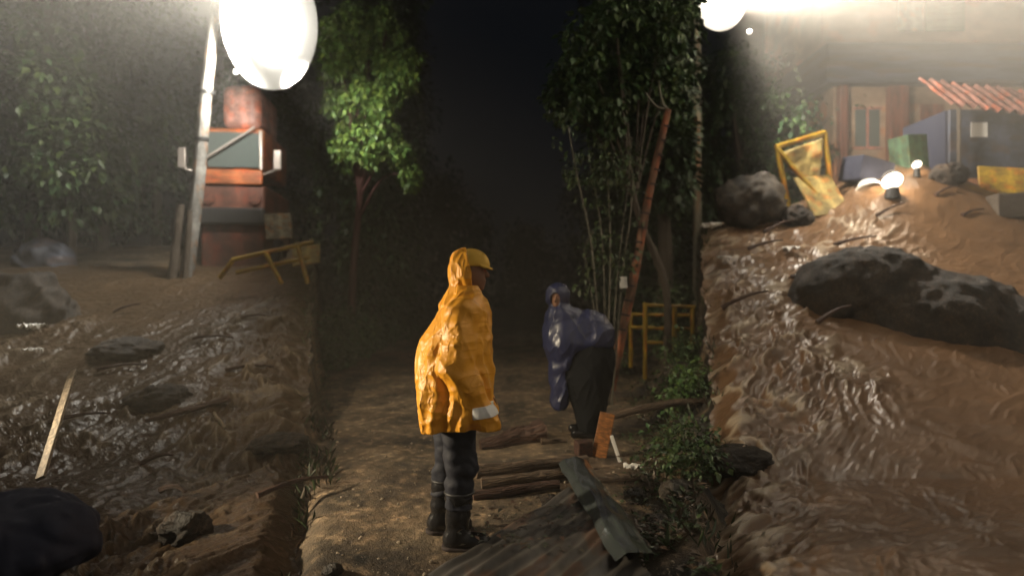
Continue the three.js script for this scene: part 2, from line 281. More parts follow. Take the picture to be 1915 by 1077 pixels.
// ------------------------------------------------------------------ lamps
function glowBulb(parent, p, r, c, e) { return part('bulb', new THREE.SphereGeometry(r, 20, 14).translate(p.x, p.y, p.z), std({ color: 0xffffff, emissive: c, emissiveIntensity: e }), parent); }
const pole = thing('utility_pole', 'tall pale leaning utility pole carrying the glaring floodlight', 'pole', at(338, 545, 11.0));
{
  const b = V(0, -0.4, 0), t = at(411, -40, 11.0).sub(pole.position);
  part('shaft', limb([b, b.clone().lerp(t, 0.35).add(V(0.03, 0, 0)), b.clone().lerp(t, 0.7).add(V(-0.02, 0, 0)), t], 0.125, 0.095, { n: 30, seg: 14, lump: 0.06 }), M.concrete, pole);
  for (const k of [0.52, 0.66]) { const p = b.clone().lerp(t, k); part('steel_band', bar(p.clone().add(V(0, -0.03, 0)), p.clone().add(V(0, 0.03, 0)), 0.125), M.darkMetal, pole); }
}
// a floodlight head: lens and plate; beams after the first are added to brighten haze and objects
function floodlight(label, c, face, cols, rows, L0, beams, extra) {
  const o = thing('floodlight', label, 'lamp', c), head = new THREE.Object3D(); head.lookAt(face); head.updateMatrix();
  const put = (g) => g.applyMatrix4(head.matrix), w = cols * 0.47, h = rows * 0.47;
  part('back_plate', put(new THREE.CylinderGeometry(1, 1, 0.1, 40).rotateX(Math.PI / 2).scale(w * 0.42, h * 0.44, 1).translate(0, 0, -0.12)), M.darkMetal, o);
  const glow = std({ color: 0xffffff, emissive: L0.color, emissiveIntensity: 5 });
  const b = part('bulb', put(new THREE.SphereGeometry(1, 40, 24).scale(w * 0.36, h * 0.36, 0.3).translate(0, 0, 0.0)), glow, o, 'white lens enlarged to the size of its glare');  // oversized glowing lens, shaped like the glare around the lamp
  part('glare_reflector', put(new THREE.LatheGeometry([[0.3, -0.06], [0.6, -0.05], [0.85, 0.02], [1.0, 0.12], [1.0, 0.10], [0.85, -0.01], [0.3, -0.08]].map(([x, y]) => new THREE.Vector2(x, y)), 40).rotateX(Math.PI / 2).scale(w * 0.62, h * 0.6, 1)), M.glare_reflector, o);  // white disc added so the glare fades softly outwards
  for (const x of [-w * 0.35, w * 0.35]) part('bracket', put(box(0.08, h * 0.7, 0.05, x * 0.8, 0, -0.2)), M.darkMetal, b);
  for (const [to, cd, half, from, soft = 0.75] of beams) {
    if (from) part('added_side_bulb', new THREE.SphereGeometry(0.04, 14, 10).translate(from.x, from.y, from.z), glow, o);  // small lamps added to brighten the truck, tree and house
    const l = new THREE.SpotLight(L0.color, cd, 0, half, soft); l.position.copy(from || V(0, 0, 0.34).applyMatrix4(head.matrix)); l.target.position.copy(to.clone().sub(c)); l.castShadow = true; l.shadow.radius = 14; o.add(l, l.target);
  }
  extra(o); return o;
}
const lampL = at(508, 44, 10.8);
floodlight('glaring white floodlight with added side beams on an arm at the top of the leaning pole', lampL, V(-0.1, -0.2, 1), 3, 4, LAMP_L, [[lampL.clone().add(V(-0.72, -0.36, 0.6)), LAMP_L.cd * 5.5, 1.3, null, 0.35], [V(-5.6, 7.2, 0), LAMP_L.cd * 28, 0.78], [V(-5.9, 4.3, -13), LAMP_L.cd * 1.8, 0.6, V(-0.5, -0.95, 0.3)], [V(-2.95, 5.0, -12.6), LAMP_L.cd * 2.3, 0.62, V(0.3, -0.95, 0.1)]], (o) => {
  const top = at(404, 12, 11.0).sub(lampL);
  part('arm', limb([top, V(-0.7, 0.85, 0.1), V(0, 0.72, -0.15)], 0.04, 0.035), M.darkMetal, o);
});
const lampR = at(1342, -2, 11.4);
floodlight('bright floodlight with added side beams on a tall post above the right-hand torrent', lampR, V(0.35, -0.3, 1), 2, 2, LAMP_R, [[lampR.clone().add(V(0.72, -0.34, 0.6)), LAMP_R.cd * 2.2, 1.25, null, 0.4], [V(7.4, 7.6, 0), LAMP_R.cd * 50, 0.8], [V(10.8, 4.6, -16.5), LAMP_R.cd * 2.2, 0.48, V(0.6, -0.6, 0.0)]], (o) => {
  part('arm', limb([V(0, 0.3, -0.1), V(0.0, 0.55, -0.5), V(-0.1, 0.5, -0.9)], 0.035, 0.04), M.darkMetal, o);
  part('post', bar(V(-0.1, 0.6, -0.9), V(-0.1, H(lampR.x - 0.1, lampR.z - 0.9) - lampR.y - 0.3, -0.9), 0.07, 0.09), M.cream, o);
});
{  // added out-of-view lamp, a dim fill for the road and trees
  const p = V(-5.6, 6.6, -3.3), o = thing('fill_lamp', 'unseen lamp added left of the frame to fill the road and trees with light', 'lamp', V(p.x, H(p.x, p.z) - 0.2, p.z));
  const h = p.y - o.position.y;
  part('post', bar(V(-0.9, 0, 0), V(-0.9, h + 0.3, 0), 0.08, 0.05), M.concrete, o);
  part('arm', limb([V(-0.9, h + 0.25, 0), V(-0.4, h + 0.45, 0), V(0, h + 0.25, 0)], 0.03, 0.03), M.darkMetal, o);
  glowBulb(o, V(0, h, 0), 0.12, LAMP_S.color, 12);
  part('hood', new THREE.SphereGeometry(0.2, 20, 8, 0, Math.PI * 2, 0, 1.1).translate(0, h + 0.06, 0), M.darkMetal, o);
  const l = new THREE.SpotLight(LAMP_S.color, LAMP_S.cd * 1.15, 0, 0.42, 0.75); l.position.set(0, h, 0); l.target.position.set(5.9, -o.position.y - 0.2, -5.2); l.castShadow = true; l.shadow.radius = 6; o.add(l, l.target);
}

{
  const p = V(-4.5, 1.55, -3.55), g = H(p.x, p.z), o = thing('work_lamp', 'low tripod work lamp left of the frame shining on the standing person', 'lamp', V(p.x, g, p.z)), h = p.y - g;
  for (const a of [0, 2.1, 4.2]) part('leg', bar(V(Math.cos(a) * 0.4, -0.1, Math.sin(a) * 0.4), V(0, h - 0.2, 0), 0.015), M.darkMetal, o);
  part('housing', box(0.1, 0.26, 0.3, -0.16, h, 0, 0.02), M.darkMetal, o);
  part('bulb', new THREE.SphereGeometry(0.1, 16, 12).translate(0, h, 0), std({ color: 0xffffff, emissive: LAMP_S.color, emissiveIntensity: 8 }), o);
  const l = new THREE.SpotLight(LAMP_S.color, LAMP_S.cd * 1.0, 0, 0.46, 0.8); l.position.set(0, h, 0); l.target.position.set(4.8, -g + 0.5, -0.75); l.castShadow = true; l.shadow.radius = 5; o.add(l, l.target);
}

// ------------------------------------------------------------------ foliage
class Leaves {
  constructor() { this.p = []; this.c = []; this.i = []; }
  leaf(o, dir, up, len, w, col) {
    const side = dir.clone().cross(up).normalize(), n = side.clone().cross(dir).normalize(), k = this.p.length / 3, m = o.clone().addScaledVector(dir, len * 0.45), t = o.clone().addScaledVector(dir, len).addScaledVector(n, -len * 0.14);
    const a = m.clone().addScaledVector(side, w).addScaledVector(n, w * 0.35), b = m.clone().addScaledVector(side, -w).addScaledVector(n, w * 0.35);
    for (const q of [o, a, t, b]) { this.p.push(q.x, q.y, q.z); this.c.push(...col); }
    this.i.push(k, k + 1, k + 2, k, k + 2, k + 3);
  }
  clump(c, r, count, len, col, droop = 0.5) {
    for (let q = 0; q < count; q++) {
      const v = V(rr(-1, 1), rr(-1, 1), rr(-1, 1)); if (v.length() > 1) { q--; continue; }
      const o = c.clone().addScaledVector(v, r), dir = v.clone().normalize().add(V(rr(-0.6, 0.6), rr(-0.6, 0.4) - droop, rr(-0.6, 0.6))).normalize(), l = len * rr(0.6, 1.3), g = rr(0.6, 1.35), y = rr(-0.15, 0.25);
      this.leaf(o, dir, V(rr(-0.5, 0.5), 1, rr(-0.5, 0.5)).normalize(), l, l * rr(0.24, 0.36), [col[0] * g * (1 + y), col[1] * g, col[2] * g * (1 - y)]);
    }
  }
  build() { const g = new THREE.BufferGeometry(); g.setAttribute('position', new THREE.Float32BufferAttribute(this.p, 3)); g.setAttribute('color', new THREE.Float32BufferAttribute(this.c, 3)); g.setIndex(this.i); g.computeVertexNormals(); return g; }
}
const inBall = () => { for (;;) { const v = V(rr(-1, 1), rr(-1, 1), rr(-1, 1)); if (v.lengthSq() < 1) return v; } };
// a tree: tapered trunk, limbs reaching into the blobs of its crown, leaves in clumps; base on the ground
function tree(name, label, group, x, z, blobs, { tr = 0.14, clumps = 26, per = 24, len = 0.13, col = [0.045, 0.095, 0.03], cr = 0.26, lean = 0, ground, trunkMat = M.bark, droop = 0.5 } = {}) {
  const y0 = ground ?? H(x, z), o = thing(name, label, 'tree', V(x, y0 - 0.15, z), group), lv = new Leaves(), top = blobs.reduce((a, b) => a[1] > b[1] ? a : b);
  const t0 = V(0, 0, 0), t1 = V(top[0] * 0.5 + lean, (top[1] - y0) * 0.5, top[2] * 0.5), t2 = V(top[0], top[1] - y0, top[2]);
  part('trunk', limb([t0, V(lean * 0.4 + 0.04, t1.y * 0.5, 0), t1, t2], tr, tr * 0.3, { n: 20, lump: 0.25, f: 3 }), trunkMat, o);
  for (const [bx, by, bz, rx, ry, rz] of blobs) {
    const c = V(bx, by - y0, bz);
    part('limb', limb([V(t1.x, Math.min(t1.y, c.y * 0.8), t1.z), t1.clone().lerp(c, 0.5).add(V(0, 0.15, 0)), c], tr * 0.4, tr * 0.1, { n: 10, seg: 6, lump: 0.2 }), trunkMat, o);
    for (let k = 0; k < clumps; k++) { const v = inBall(), s = Math.pow(v.length(), -0.35); lv.clump(c.clone().add(V(v.x * rx * s, v.y * ry * s, v.z * rz * s)), cr * rr(0.6, 1.2), Math.round(per * rr(0.7, 1.3)), len, col, droop); }
  }
  part('crown', lv.build(), M.leaf, o); return o;
}
// the lit tree hanging over the road on the left
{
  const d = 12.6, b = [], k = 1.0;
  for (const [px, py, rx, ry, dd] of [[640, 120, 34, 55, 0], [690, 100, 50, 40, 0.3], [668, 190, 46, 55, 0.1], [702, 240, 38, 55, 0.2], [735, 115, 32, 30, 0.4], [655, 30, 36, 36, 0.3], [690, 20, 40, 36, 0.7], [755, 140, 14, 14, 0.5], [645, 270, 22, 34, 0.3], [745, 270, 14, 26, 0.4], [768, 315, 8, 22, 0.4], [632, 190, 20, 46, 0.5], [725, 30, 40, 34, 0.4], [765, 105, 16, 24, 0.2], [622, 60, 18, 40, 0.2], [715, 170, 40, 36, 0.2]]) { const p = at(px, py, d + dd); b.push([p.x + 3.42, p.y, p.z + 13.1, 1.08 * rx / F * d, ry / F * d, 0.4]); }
  tree('roadside_tree', 'bright green drooping tree with a dark red trunk left of the road', undefined, -3.42, -13.1, b, { tr: 0.1, clumps: 24, per: 30, len: 0.115, col: [0.12, 0.21, 0.045], cr: 0.15, droop: 0.9, trunkMat: M.redGlowTrunk });
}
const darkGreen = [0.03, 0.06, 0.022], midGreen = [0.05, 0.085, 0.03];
// dense trees between the road and the left torrent
[[-3.55, -16.2, 1.0], [-4.0, -18.2, 1.25], [-4.5, -20.5, 1.5], [-5.2, -24.5, 1.9], [-6.2, -29, 2.4]].forEach(([x, z, r], i) => {
  const b = []; for (let y = 0.9; y < 9.5 + i * 1.2; y += r * 0.9) b.push([rr(-0.12, 0.2) * r, y + H(x, z), rr(-0.3, 0.3) * r, r * rr(0.7, 0.88), r * 0.8, r]);
  tree('tall_dark_tree', `tall dark leafy tree left of the road, ${['nearest', 'second', 'third', 'fourth', 'farthest'][i]} of the row`, 'trees left of the road', x, z, b, { clumps: 34, per: 34, len: 0.2 + 0.03 * i, cr: 0.42 + 0.08 * i, col: darkGreen, tr: 0.16 });
});
// trees at the far end of the road
[[-8.5, -34, 4.2, 15], [-3.6, -40, 2.6, 9], [1.2, -46, 2.4, 5.6], [5.4, -40, 2.8, 9], [8.2, -33, 3.4, 13]].forEach(([x, z, r, h], i) => {
  const b = []; for (let y = 1.2; y < h; y += r * 0.75) { const s = y > h * 0.75 ? 0.6 : 1; b.push([rr(-0.3, 0.3) * r, y, rr(-0.3, 0.3) * r, r * s, r * 0.7, r * s]); }
  tree('distant_tree', `dark distant tree at the end of the road, ${['first', 'second', 'third', 'fourth', 'fifth'][i]} from the left`, 'trees at the end of the road', x, z, b, { clumps: 36, per: 26, len: 0.42, cr: 0.8, col: darkGreen, tr: 0.25 });
});
// dense trees on the right of the road
[[2.75, -11.2, 0.6, 8.5], [3.05, -13.6, 1.0, 9], [3.7, -17, 1.4, 10], [4.6, -21.5, 1.9, 11.5], [5.9, -27, 2.4, 13]].forEach(([x, z, r, h], i) => {
  const b = []; for (let y = i ? 1.2 : 3.0; y < h; y += r * 0.8) b.push([rr(-0.3, 0.02) * r, y + 0.6, rr(-0.3, 0.3) * r, r * rr(0.75, 0.92), r * 0.8, r]);
  tree('tall_dark_tree', `tall dark leafy tree right of the road, ${['nearest', 'second', 'third', 'fourth', 'farthest'][i]} of the row`, 'trees right of the road', x, z, b, { clumps: 34, per: 32, len: 0.18 + 0.03 * i, cr: 0.36 + 0.09 * i, col: darkGreen, tr: 0.16 });
});
// overhanging tree at the upper right of the road
{
  const d = 8.6, b = [];
  for (const [px, py, rx, ry, dd] of [[1090, 60, 50, 60, 0], [1075, 130, 52, 40, 0.1], [1060, 170, 40, 30, 0], [1140, 120, 60, 70, 0.5], [1200, 60, 60, 70, 0.5], [1255, 120, 40, 80, 0.6], [1130, 200, 40, 40, 0.3], [1240, 20, 50, 40, 0.3], [1150, 10, 60, 30, 0.2], [1210, 150, 50, 40, 0.7]]) { const p = at(px, py, d + dd); b.push([p.x - 2.3, p.y, p.z + 9.2, rx / F * d, ry / F * d, 0.4]); }
  tree('overhanging_tree', 'dim green tree leaning over the right side of the road', undefined, 2.3, -9.2, b, { tr: 0.07, clumps: 26, per: 22, len: 0.12, col: [0.05, 0.095, 0.028], cr: 0.16, droop: 0.7, lean: -0.1 });
}
// slender stems below it
{
  const base = at(1135, 600, 8.0); base.y = H(base.x, base.z);
  const o = thing('slender_shrub', 'clump of slender pale stems with thin leaves beside the leaning pole', 'shrub', base.clone().add(V(0, -0.1, 0))), lv = new Leaves(), rel = (px, py, dd) => at(px, py, 8 + dd).sub(o.position);
  for (const pts of [[[1130, 590], [1105, 450], [1080, 330], [1062, 235]], [[1135, 590], [1128, 470], [1118, 380], [1100, 290]], [[1140, 590], [1142, 480], [1140, 400], [1135, 300]], [[1145, 590], [1160, 470], [1172, 370], [1182, 255]], [[1150, 590], [1168, 480], [1178, 420], [1184, 330]], [[1125, 590], [1098, 500], [1092, 470], [1110, 432]]]) {
    part('stem', limb(pts.map(([x, y], k) => k ? rel(x, y, rr(-0.2, 0.2)) : V(rr(-0.12, 0.12), 0, rr(-0.1, 0.1))), 0.017, 0.007, { seg: 6, n: 16, lump: 0.3, f: 8 }), M.barkPale, o);
    for (let k = 0; k < 11; k++) { const q = pts[1 + Math.floor(rnd() * 3)]; lv.clump(rel(q[0] + rr(-22, 22), q[1] + rr(-45, 45), rr(-0.2, 0.2)), 0.09, 9, 0.075, midGreen, 0.8); }
  }
  for (let k = 0; k < 40; k++) lv.clump(rel(rr(1060, 1190), rr(285, 345), rr(-0.2, 0.3)), 0.1, 9, 0.08, midGreen, 0.7);
  part('foliage', lv.build(), M.leaf, o);
}
// undergrowth on both road edges
function bush(label, group, x, z, rx, ry, rz, n, len, col, y = H(x, z)) {
  const o = thing('bush', label, 'bush', V(x, y - 0.05, z), group), lv = new Leaves();
  for (let k = 0; k < 5; k++) part('stem', limb([V(rr(-0.1, 0.1), 0, rr(-0.1, 0.1)), V(rr(-0.4, 0.4) * rx, ry * 0.6, rr(-0.4, 0.4) * rz), V(rr(-0.8, 0.8) * rx, ry * 1.3, rr(-0.8, 0.8) * rz)], 0.02, 0.006, { seg: 5, n: 8 }), M.bark, o);
  for (let k = 0; k < n; k++) { const v = inBall(); lv.clump(V(v.x * rx, ry * (0.95 + v.y), v.z * rz), 0.16, 14, len, col, 0.3); }
  part('foliage', lv.build(), M.leaf, o);
}
bush('dark low bush at the foot of the red pole on the left road edge', undefined, -3.3, -12.4, 0.6, 0.6, 0.7, 90, 0.12, midGreen);
bush('dark shaggy bush at the left road edge, closest to the torrent', undefined, -3.25, -11.6, 0.3, 0.6, 0.5, 90, 0.11, midGreen);
bush('dark bush at the left road edge beneath the tall trees', undefined, -4.0, -17, 1.0, 0.6, 0.9, 90, 0.14, midGreen);
bush('glossy wet bush behind the yellow railing', undefined, 2.75, -10.6, 0.4, 0.7, 0.4, 120, 0.1, [0.06, 0.1, 0.04]);
bush('small leafy bush on the rubble in front of the yellow railing', undefined, 2.32, -8.1, 0.3, 0.28, 0.35, 60, 0.075, [0.06, 0.11, 0.035]);
bush('low green bush under the long branch on the right bank', undefined, 1.78, -6.4, 0.26, 0.24, 0.35, 75, 0.06, [0.06, 0.12, 0.03]);
bush('trailing weeds on the dark bank at the lower right of the road', undefined, 1.28, -4.6, 0.2, 0.16, 0.4, 60, 0.05, [0.05, 0.09, 0.03]);
bush('dark scrub on the road shoulder beside the overhanging tree', undefined, 1.55, -10.5, 0.35, 0.35, 0.4, 70, 0.09, midGreen);
const onGround0 = (px, py) => { let d = 2.4; for (; d < 8; d += 0.02) { const q = at(px, py, d); if (q.y < H(q.x, q.z)) break; } const q = at(px, py, d); q.y = H(q.x, q.z); return q; };
{ // ground cover of fallen leaves and weeds on the right bank
  const lv = new Leaves();
  for (let k = 0; k < 5200; k++) { const d = rr(2.9, 10), t = rnd(), x = L(Math.max(0.55, 0.165 * d), xR(d), Math.sqrt(t)), p = V(x, H(x, -d) + rr(0.005, 0.05), -d); if (noise(x * 2, d * 2, 3) < -0.12) continue; const c = rnd() < 0.45 ? [0.045, 0.08, 0.025] : [0.09, 0.06, 0.035], g = rr(0.5, 1.4); lv.leaf(p, V(rr(-1, 1), rr(-0.1, 0.6), rr(-1, 1)).normalize(), V(rr(-0.3, 0.3), 1, rr(-0.3, 0.3)).normalize(), rr(0.03, 0.085), rr(0.008, 0.02), c.map((q) => q * g)); }
  for (let k = 0; k < 2600; k++) { const d = rr(3.2, 13), x = (rnd() < 0.55 ? xL(d) + rr(-0.2, 0.16) : xR(d) + rr(-0.2, 0.2)), p = V(x, H(x, -d), -d); if (noise(x * 1.5, d * 1.5, 8) < -0.05) continue; const c = rnd() < 0.5 ? [0.04, 0.065, 0.022] : [0.07, 0.05, 0.03], g = rr(0.5, 1.3); lv.leaf(p, V(rr(-0.7, 0.7), rr(0.4, 1.2), rr(-0.7, 0.7)).normalize(), V(rr(-1, 1), 0.4, rr(-1, 1)).normalize(), rr(0.06, 0.17), rr(0.006, 0.014), c.map((q) => q * g)); }
  for (let k = 0; k < 260; k++) { const p = onGround0(rr(860, 1240), rr(965, 1075)); lv.leaf(p.add(V(0, rr(0.1, 0.14), 0)), V(rr(-1, 1), rr(-0.1, 0.2), rr(-1, 1)).normalize(), V(rr(-0.2, 0.2), 1, rr(-0.2, 0.2)).normalize(), rr(0.025, 0.06), rr(0.006, 0.015), [0.06 * rr(0.5, 1.5), 0.045, 0.028]); }
  structure('ground_cover', lv.build(), M.leaf, 'stuff', 'wet weeds and fallen leaves on the right bank');
  const n = 2000, im = new THREE.InstancedMesh(new THREE.IcosahedronGeometry(1, 0), M.pebble, n), m = new THREE.Matrix4(), q = new THREE.Quaternion();
  for (let k = 0; k < n; k++) { const d = 2.8 + 12 * Math.pow(rnd(), 1.7), x = L(xL(d) + 0.1, xR(d) - 0.1, rnd()), s = 0.003 + 0.012 * Math.pow(rnd(), 5); m.compose(V(x, H(x, -d) + s * 0.2, -d), q.setFromEuler(new THREE.Euler(rr(0, 6), rr(0, 6), 0)), V(s * rr(0.8, 1.5), s * 0.7, s)); im.setMatrixAt(k, m); const g = rr(0.5, 1.3); im.setColorAt(k, RGB(g, g * 0.95, g * 0.9)); }
  im.name = 'road_gravel'; im.userData = { kind: 'stuff', label: 'loose gravel scattered over the dirt road' }; im.castShadow = im.receiveShadow = true; scene.add(im);
}

// ------------------------------------------------------------------ the person in the raincoat
const hc = [0.062, 1.615, 0];
const headF = (x, y, z) => {
  let d = ell(x, y, z, [hc[0] - 0.01, hc[1] + 0.02, 0], [0.098, 0.108, 0.076]); d = smin(d, ell(x, y, z, [hc[0] + 0.035, hc[1] - 0.055, 0], [0.058, 0.066, 0.056]), 0.03);
  d = smin(d, cap(x, y, z, [hc[0] + 0.087, hc[1] + 0.005, 0], [hc[0] + 0.107, hc[1] - 0.032, 0], 0.009, 0.014), 0.012);            // nose
  d = smin(d, ell(x, y, z, [hc[0] + 0.082, hc[1] - 0.062, 0], [0.018, 0.007, 0.024]), 0.008); d = smin(d, ell(x, y, z, [hc[0] + 0.078, hc[1] - 0.078, 0], [0.017, 0.008, 0.022]), 0.008); // lips
  d = smin(d, ell(x, y, z, [hc[0] + 0.066, hc[1] - 0.105, 0], [0.022, 0.018, 0.024]), 0.02);                                      // chin
  for (const s of [-1, 1]) {
    d = Math.max(d, -ell(x, y, z, [hc[0] + 0.092, hc[1] + 0.006, s * 0.033], [0.02, 0.012, 0.02])); d = smin(d, ell(x, y, z, [hc[0] + 0.074, hc[1] + 0.006, s * 0.032], [0.013, 0.012, 0.013]), 0.003); // eyes
    d = smin(d, ell(x, y, z, [hc[0] + 0.082, hc[1] + 0.026, s * 0.033], [0.014, 0.007, 0.026]), 0.01);                           // brow
    d = smin(d, ell(x, y, z, [hc[0] - 0.012, hc[1] - 0.01, s * 0.078], [0.018, 0.032, 0.009]), 0.008);                           // ear
  }
  return smin(d, cap(x, y, z, [0.03, 1.36, 0], [0.045, 1.55, 0], 0.06, 0.055), 0.03);
};
{
  const o = thing('person', 'person in an orange-yellow raincoat and cap standing on the dirt road facing right', 'person', V(-0.316, H(-0.316, -3.68) + 0.0, -3.68));
  const nz = 0.105, fz = -0.105;                                  // near (right) and far (left) leg
  const legN = [[-0.01, 0.82, 0.08], [0.02, 0.46, nz], [-0.005, 0.09, nz]], legF = [[-0.07, 0.82, -0.09], [-0.075, 0.46, fz - 0.02], [-0.13, 0.09, fz - 0.03]];
  const armN = [[0.03, 1.36, 0.18], [0.0, 1.07, 0.255], [0.165, 0.86, 0.235]], armF = [[0.03, 1.36, -0.18], [0.0, 1.07, -0.25], [0.14, 0.86, -0.22]];
  const chain = (x, y, z, c, r) => { let d = 9; for (let k = 0; k + 1 < c.length; k++) d = smin(d, cap(x, y, z, c[k], c[k + 1], r[k], r[k + 1]), 0.02); return d; };
  const handF = (c, s) => (x, y, z) => {
    const w = c[2]; let d = cap(x, y, z, w, [w[0] + 0.03, w[1] - 0.075, w[2]], 0.026, 0.034);
    for (let k = 0; k < 4; k++) { const a = [w[0] + 0.008 + 0.017 * k, w[1] - 0.08, w[2]], b = [a[0] + 0.012, a[1] - 0.04 + 0.004 * Math.abs(k - 2), a[2] - s * 0.006], e = [b[0] + 0.006, b[1] - 0.032, b[2] - s * 0.022]; d = smin(d, smin(cap(x, y, z, a, b, 0.0085), cap(x, y, z, b, e, 0.008, 0.0065), 0.004), 0.006); }
    return smin(d, smin(cap(x, y, z, [w[0] + 0.035, w[1] - 0.03, w[2]], [w[0] + 0.065, w[1] - 0.055, w[2] - s * 0.012], 0.012, 0.01), cap(x, y, z, [w[0] + 0.065, w[1] - 0.055, w[2] - s * 0.012], [w[0] + 0.076, w[1] - 0.085, w[2] - s * 0.018], 0.0095, 0.008), 0.004), 0.008);
  };
  const bodyF = (x, y, z) => {
    let d = ell(x, y, z, [-0.03, 1.18, 0], [0.12, 0.28, 0.18]); d = smin(d, ell(x, y, z, [-0.03, 0.9, 0], [0.12, 0.15, 0.165]), 0.08);
    d = smin(d, cap(x, y, z, armN[0], armF[0], 0.06), 0.06); d = smin(d, cap(x, y, z, [0.0, 1.3, 0], [0.04, 1.5, 0], 0.075, 0.055), 0.05);
    for (const a of [armN, armF]) d = smin(d, chain(x, y, z, a, [0.055, 0.042, 0.03]), 0.02);
    for (const l of [legN, legF]) { d = smin(d, chain(x, y, z, l, [0.085, 0.06, 0.042]), 0.03); d = smin(d, cap(x, y, z, [l[2][0], 0.05, l[2][2]], [l[2][0] + 0.15, 0.035, l[2][2]], 0.035, 0.028), 0.02); }
    return d;
  };
  const hn = [armN[2], armF[2]];
  part('body', mergeGeometries([nets(bodyF, [-0.3, -0.02, -0.36], [0.32, 1.56, 0.36], 0.014), nets(headF, [-0.08, 1.42, -0.12], [0.22, 1.78, 0.12], 0.005), ...[armN, armF].map((a, k) => nets(handF(a, k ? -1 : 1), [a[2][0] - 0.06, a[2][1] - 0.18, a[2][2] - 0.07], [a[2][0] + 0.13, a[2][1] + 0.04, a[2][2] + 0.07], 0.0045))]), M.skin, o);
  // trousers with creases
  const trF = (x, y, z) => {
    let d = ell(x, y, z, [-0.035, 0.86, 0], [0.15, 0.16, 0.19]);
    for (const l of [legN, legF]) d = smin(d, chain(x, y, z, l, [0.118, 0.09, 0.078]), 0.035);
    const f = 0.007 * Math.sin(y * 46 + 5 * noise(x * 5, y * 6, z * 5)) * S(0.75, 0.4, y) + 0.012 * noise(x * 9, y * 7, z * 9) + 0.006 * ridge(x * 10 + y * 6, y * 14, z * 10);
    return Math.max(d + f, 0.24 - y, y - 0.98);
  };
  part('trousers', nets(trF, [-0.32, 0.2, -0.34], [0.3, 1.02, 0.34], 0.009), M.trousers, o);
  for (const [k, l] of [legN, legF].entries()) {
    const a = l[2], sh = (x, y, z) => {
      let d = cap(x, y, z, [a[0], 0.075, a[2]], [L(a[0], l[1][0], 0.62), 0.33, L(a[2], l[1][2], 0.6)], 0.062, 0.083); d = smin(d, cap(x, y, z, [a[0] - 0.03, 0.055, a[2]], [a[0] + 0.15, 0.048, a[2] + (k ? -0.01 : 0.02)], 0.052, 0.05), 0.035);
      return Math.max(d + 0.004 * Math.sin(y * 60 + 3 * noise(x * 8, y * 8, z * 8)) * S(0.08, 0.14, y), y - 0.335, 0.004 - y);
    };
    const b = part('boot', nets(sh, [a[0] - 0.14, -0.01, a[2] - 0.14], [a[0] + 0.26, 0.36, a[2] + 0.14], 0.006), M.boot, o);
    const so = (x, y, z) => Math.max(Math.min(cap(x, 0.02, z, [a[0] - 0.03, 0.02, a[2]], [a[0] + 0.155, 0.02, a[2] + (k ? -0.01 : 0.02)], 0.058, 0.056)), y - 0.024, -y);
    part('sole', nets(so, [a[0] - 0.12, -0.012, a[2] - 0.1], [a[0] + 0.25, 0.04, a[2] + 0.1], 0.006), M.ring, b);
    part('cuff', new THREE.TorusGeometry(0.082, 0.009, 8, 24).rotateX(Math.PI / 2).translate(L(a[0], l[1][0], 0.66), 0.33, L(a[2], l[1][2], 0.62)), M.bootCuff, b);
  }
  // raincoat: a loose bell, pack-like bulge on the back, wide sleeves, folds
  const prof = [[0.70, -0.222, 0.15, 0.285], [0.8, -0.228, 0.18, 0.29], [0.95, -0.232, 0.195, 0.285], [1.1, -0.232, 0.198, 0.27], [1.2, -0.222, 0.19, 0.255], [1.28, -0.17, 0.185, 0.245], [1.36, -0.115, 0.18, 0.225], [1.42, -0.075, 0.165, 0.185], [1.47, -0.045, 0.135, 0.125], [1.53, -0.03, 0.115, 0.09]];
  const pr = (y) => { let k = 0; while (k < prof.length - 2 && y > prof[k + 1][0]) k++; const t = S(0, 1, 0) + Math.min(1, Math.max(0, (y - prof[k][0]) / (prof[k + 1][0] - prof[k][0]))); return [1, 2, 3].map((q) => L(prof[k][q], prof[k + 1][q], t)); };
  const coatF = (x, y, z) => {
    const [b, f, w] = pr(y), cx = (b + f) / 2, ax = (f - b) / 2, an = Math.atan2(z / w, (x - cx) / ax);
    let d = (Math.pow(Math.pow(Math.abs((x - cx) / ax), 2.5) + Math.pow(Math.abs(z / w), 2.5), 0.4) - 1) * Math.min(ax, w);
    const dn = S(1.45, 0.9, y);
    d += dn * (0.013 * Math.sin(an * 7 + 2.4 * noise(x * 2, y * 2.4, z * 2) + y * 2) + 0.007 * Math.sin(an * 15 + 6 * noise(x * 3, y * 3, z * 3)));
    d += 0.012 * noise(x * 3 + 3, y * 2.6, z * 3) - 0.012 * Math.pow(Math.max(0, ridge(x * 3.2 + y * 2.6, y * 2.4 - x * 2, z * 3.2 + 2)), 4) - 0.006 * Math.pow(Math.max(0, ridge(x * 8 - y * 5, y * 7, z * 8)), 5);
    for (const [a, s] of [[armN, 1], [armF, -1]]) {
      const e = [a[2][0] + 0.015, 0.745, a[2][2]]; let q = smin(cap(x, y, z, a[0], a[1], 0.098, 0.094), cap(x, y, z, a[1], e, 0.094, 0.072), 0.03);
      q += 0.006 * Math.sin(y * 34 + x * 14 + 5 * noise(x * 6, y * 5, z * 6)) - 0.01 * Math.pow(Math.max(0, ridge(x * 6, y * 5 + x * 4, z * 6 + 7)), 4);
      q = Math.max(q, 0.718 - y); d = smin(d, q, 0.022);
    }
    d = Math.max(d, 0.706 + 0.012 * Math.sin(x * 13 + 1) + 0.01 * noise(x * 9, 1, z * 9) - y, y - 1.525);
    return Math.max(d, -Math.max(d + 0.022, y - 0.8));
  };
  const coat = part('raincoat', nets(coatF, [-0.32, 0.66, -0.42], [0.34, 1.56, 0.42], 0.0085), M.coat, o);
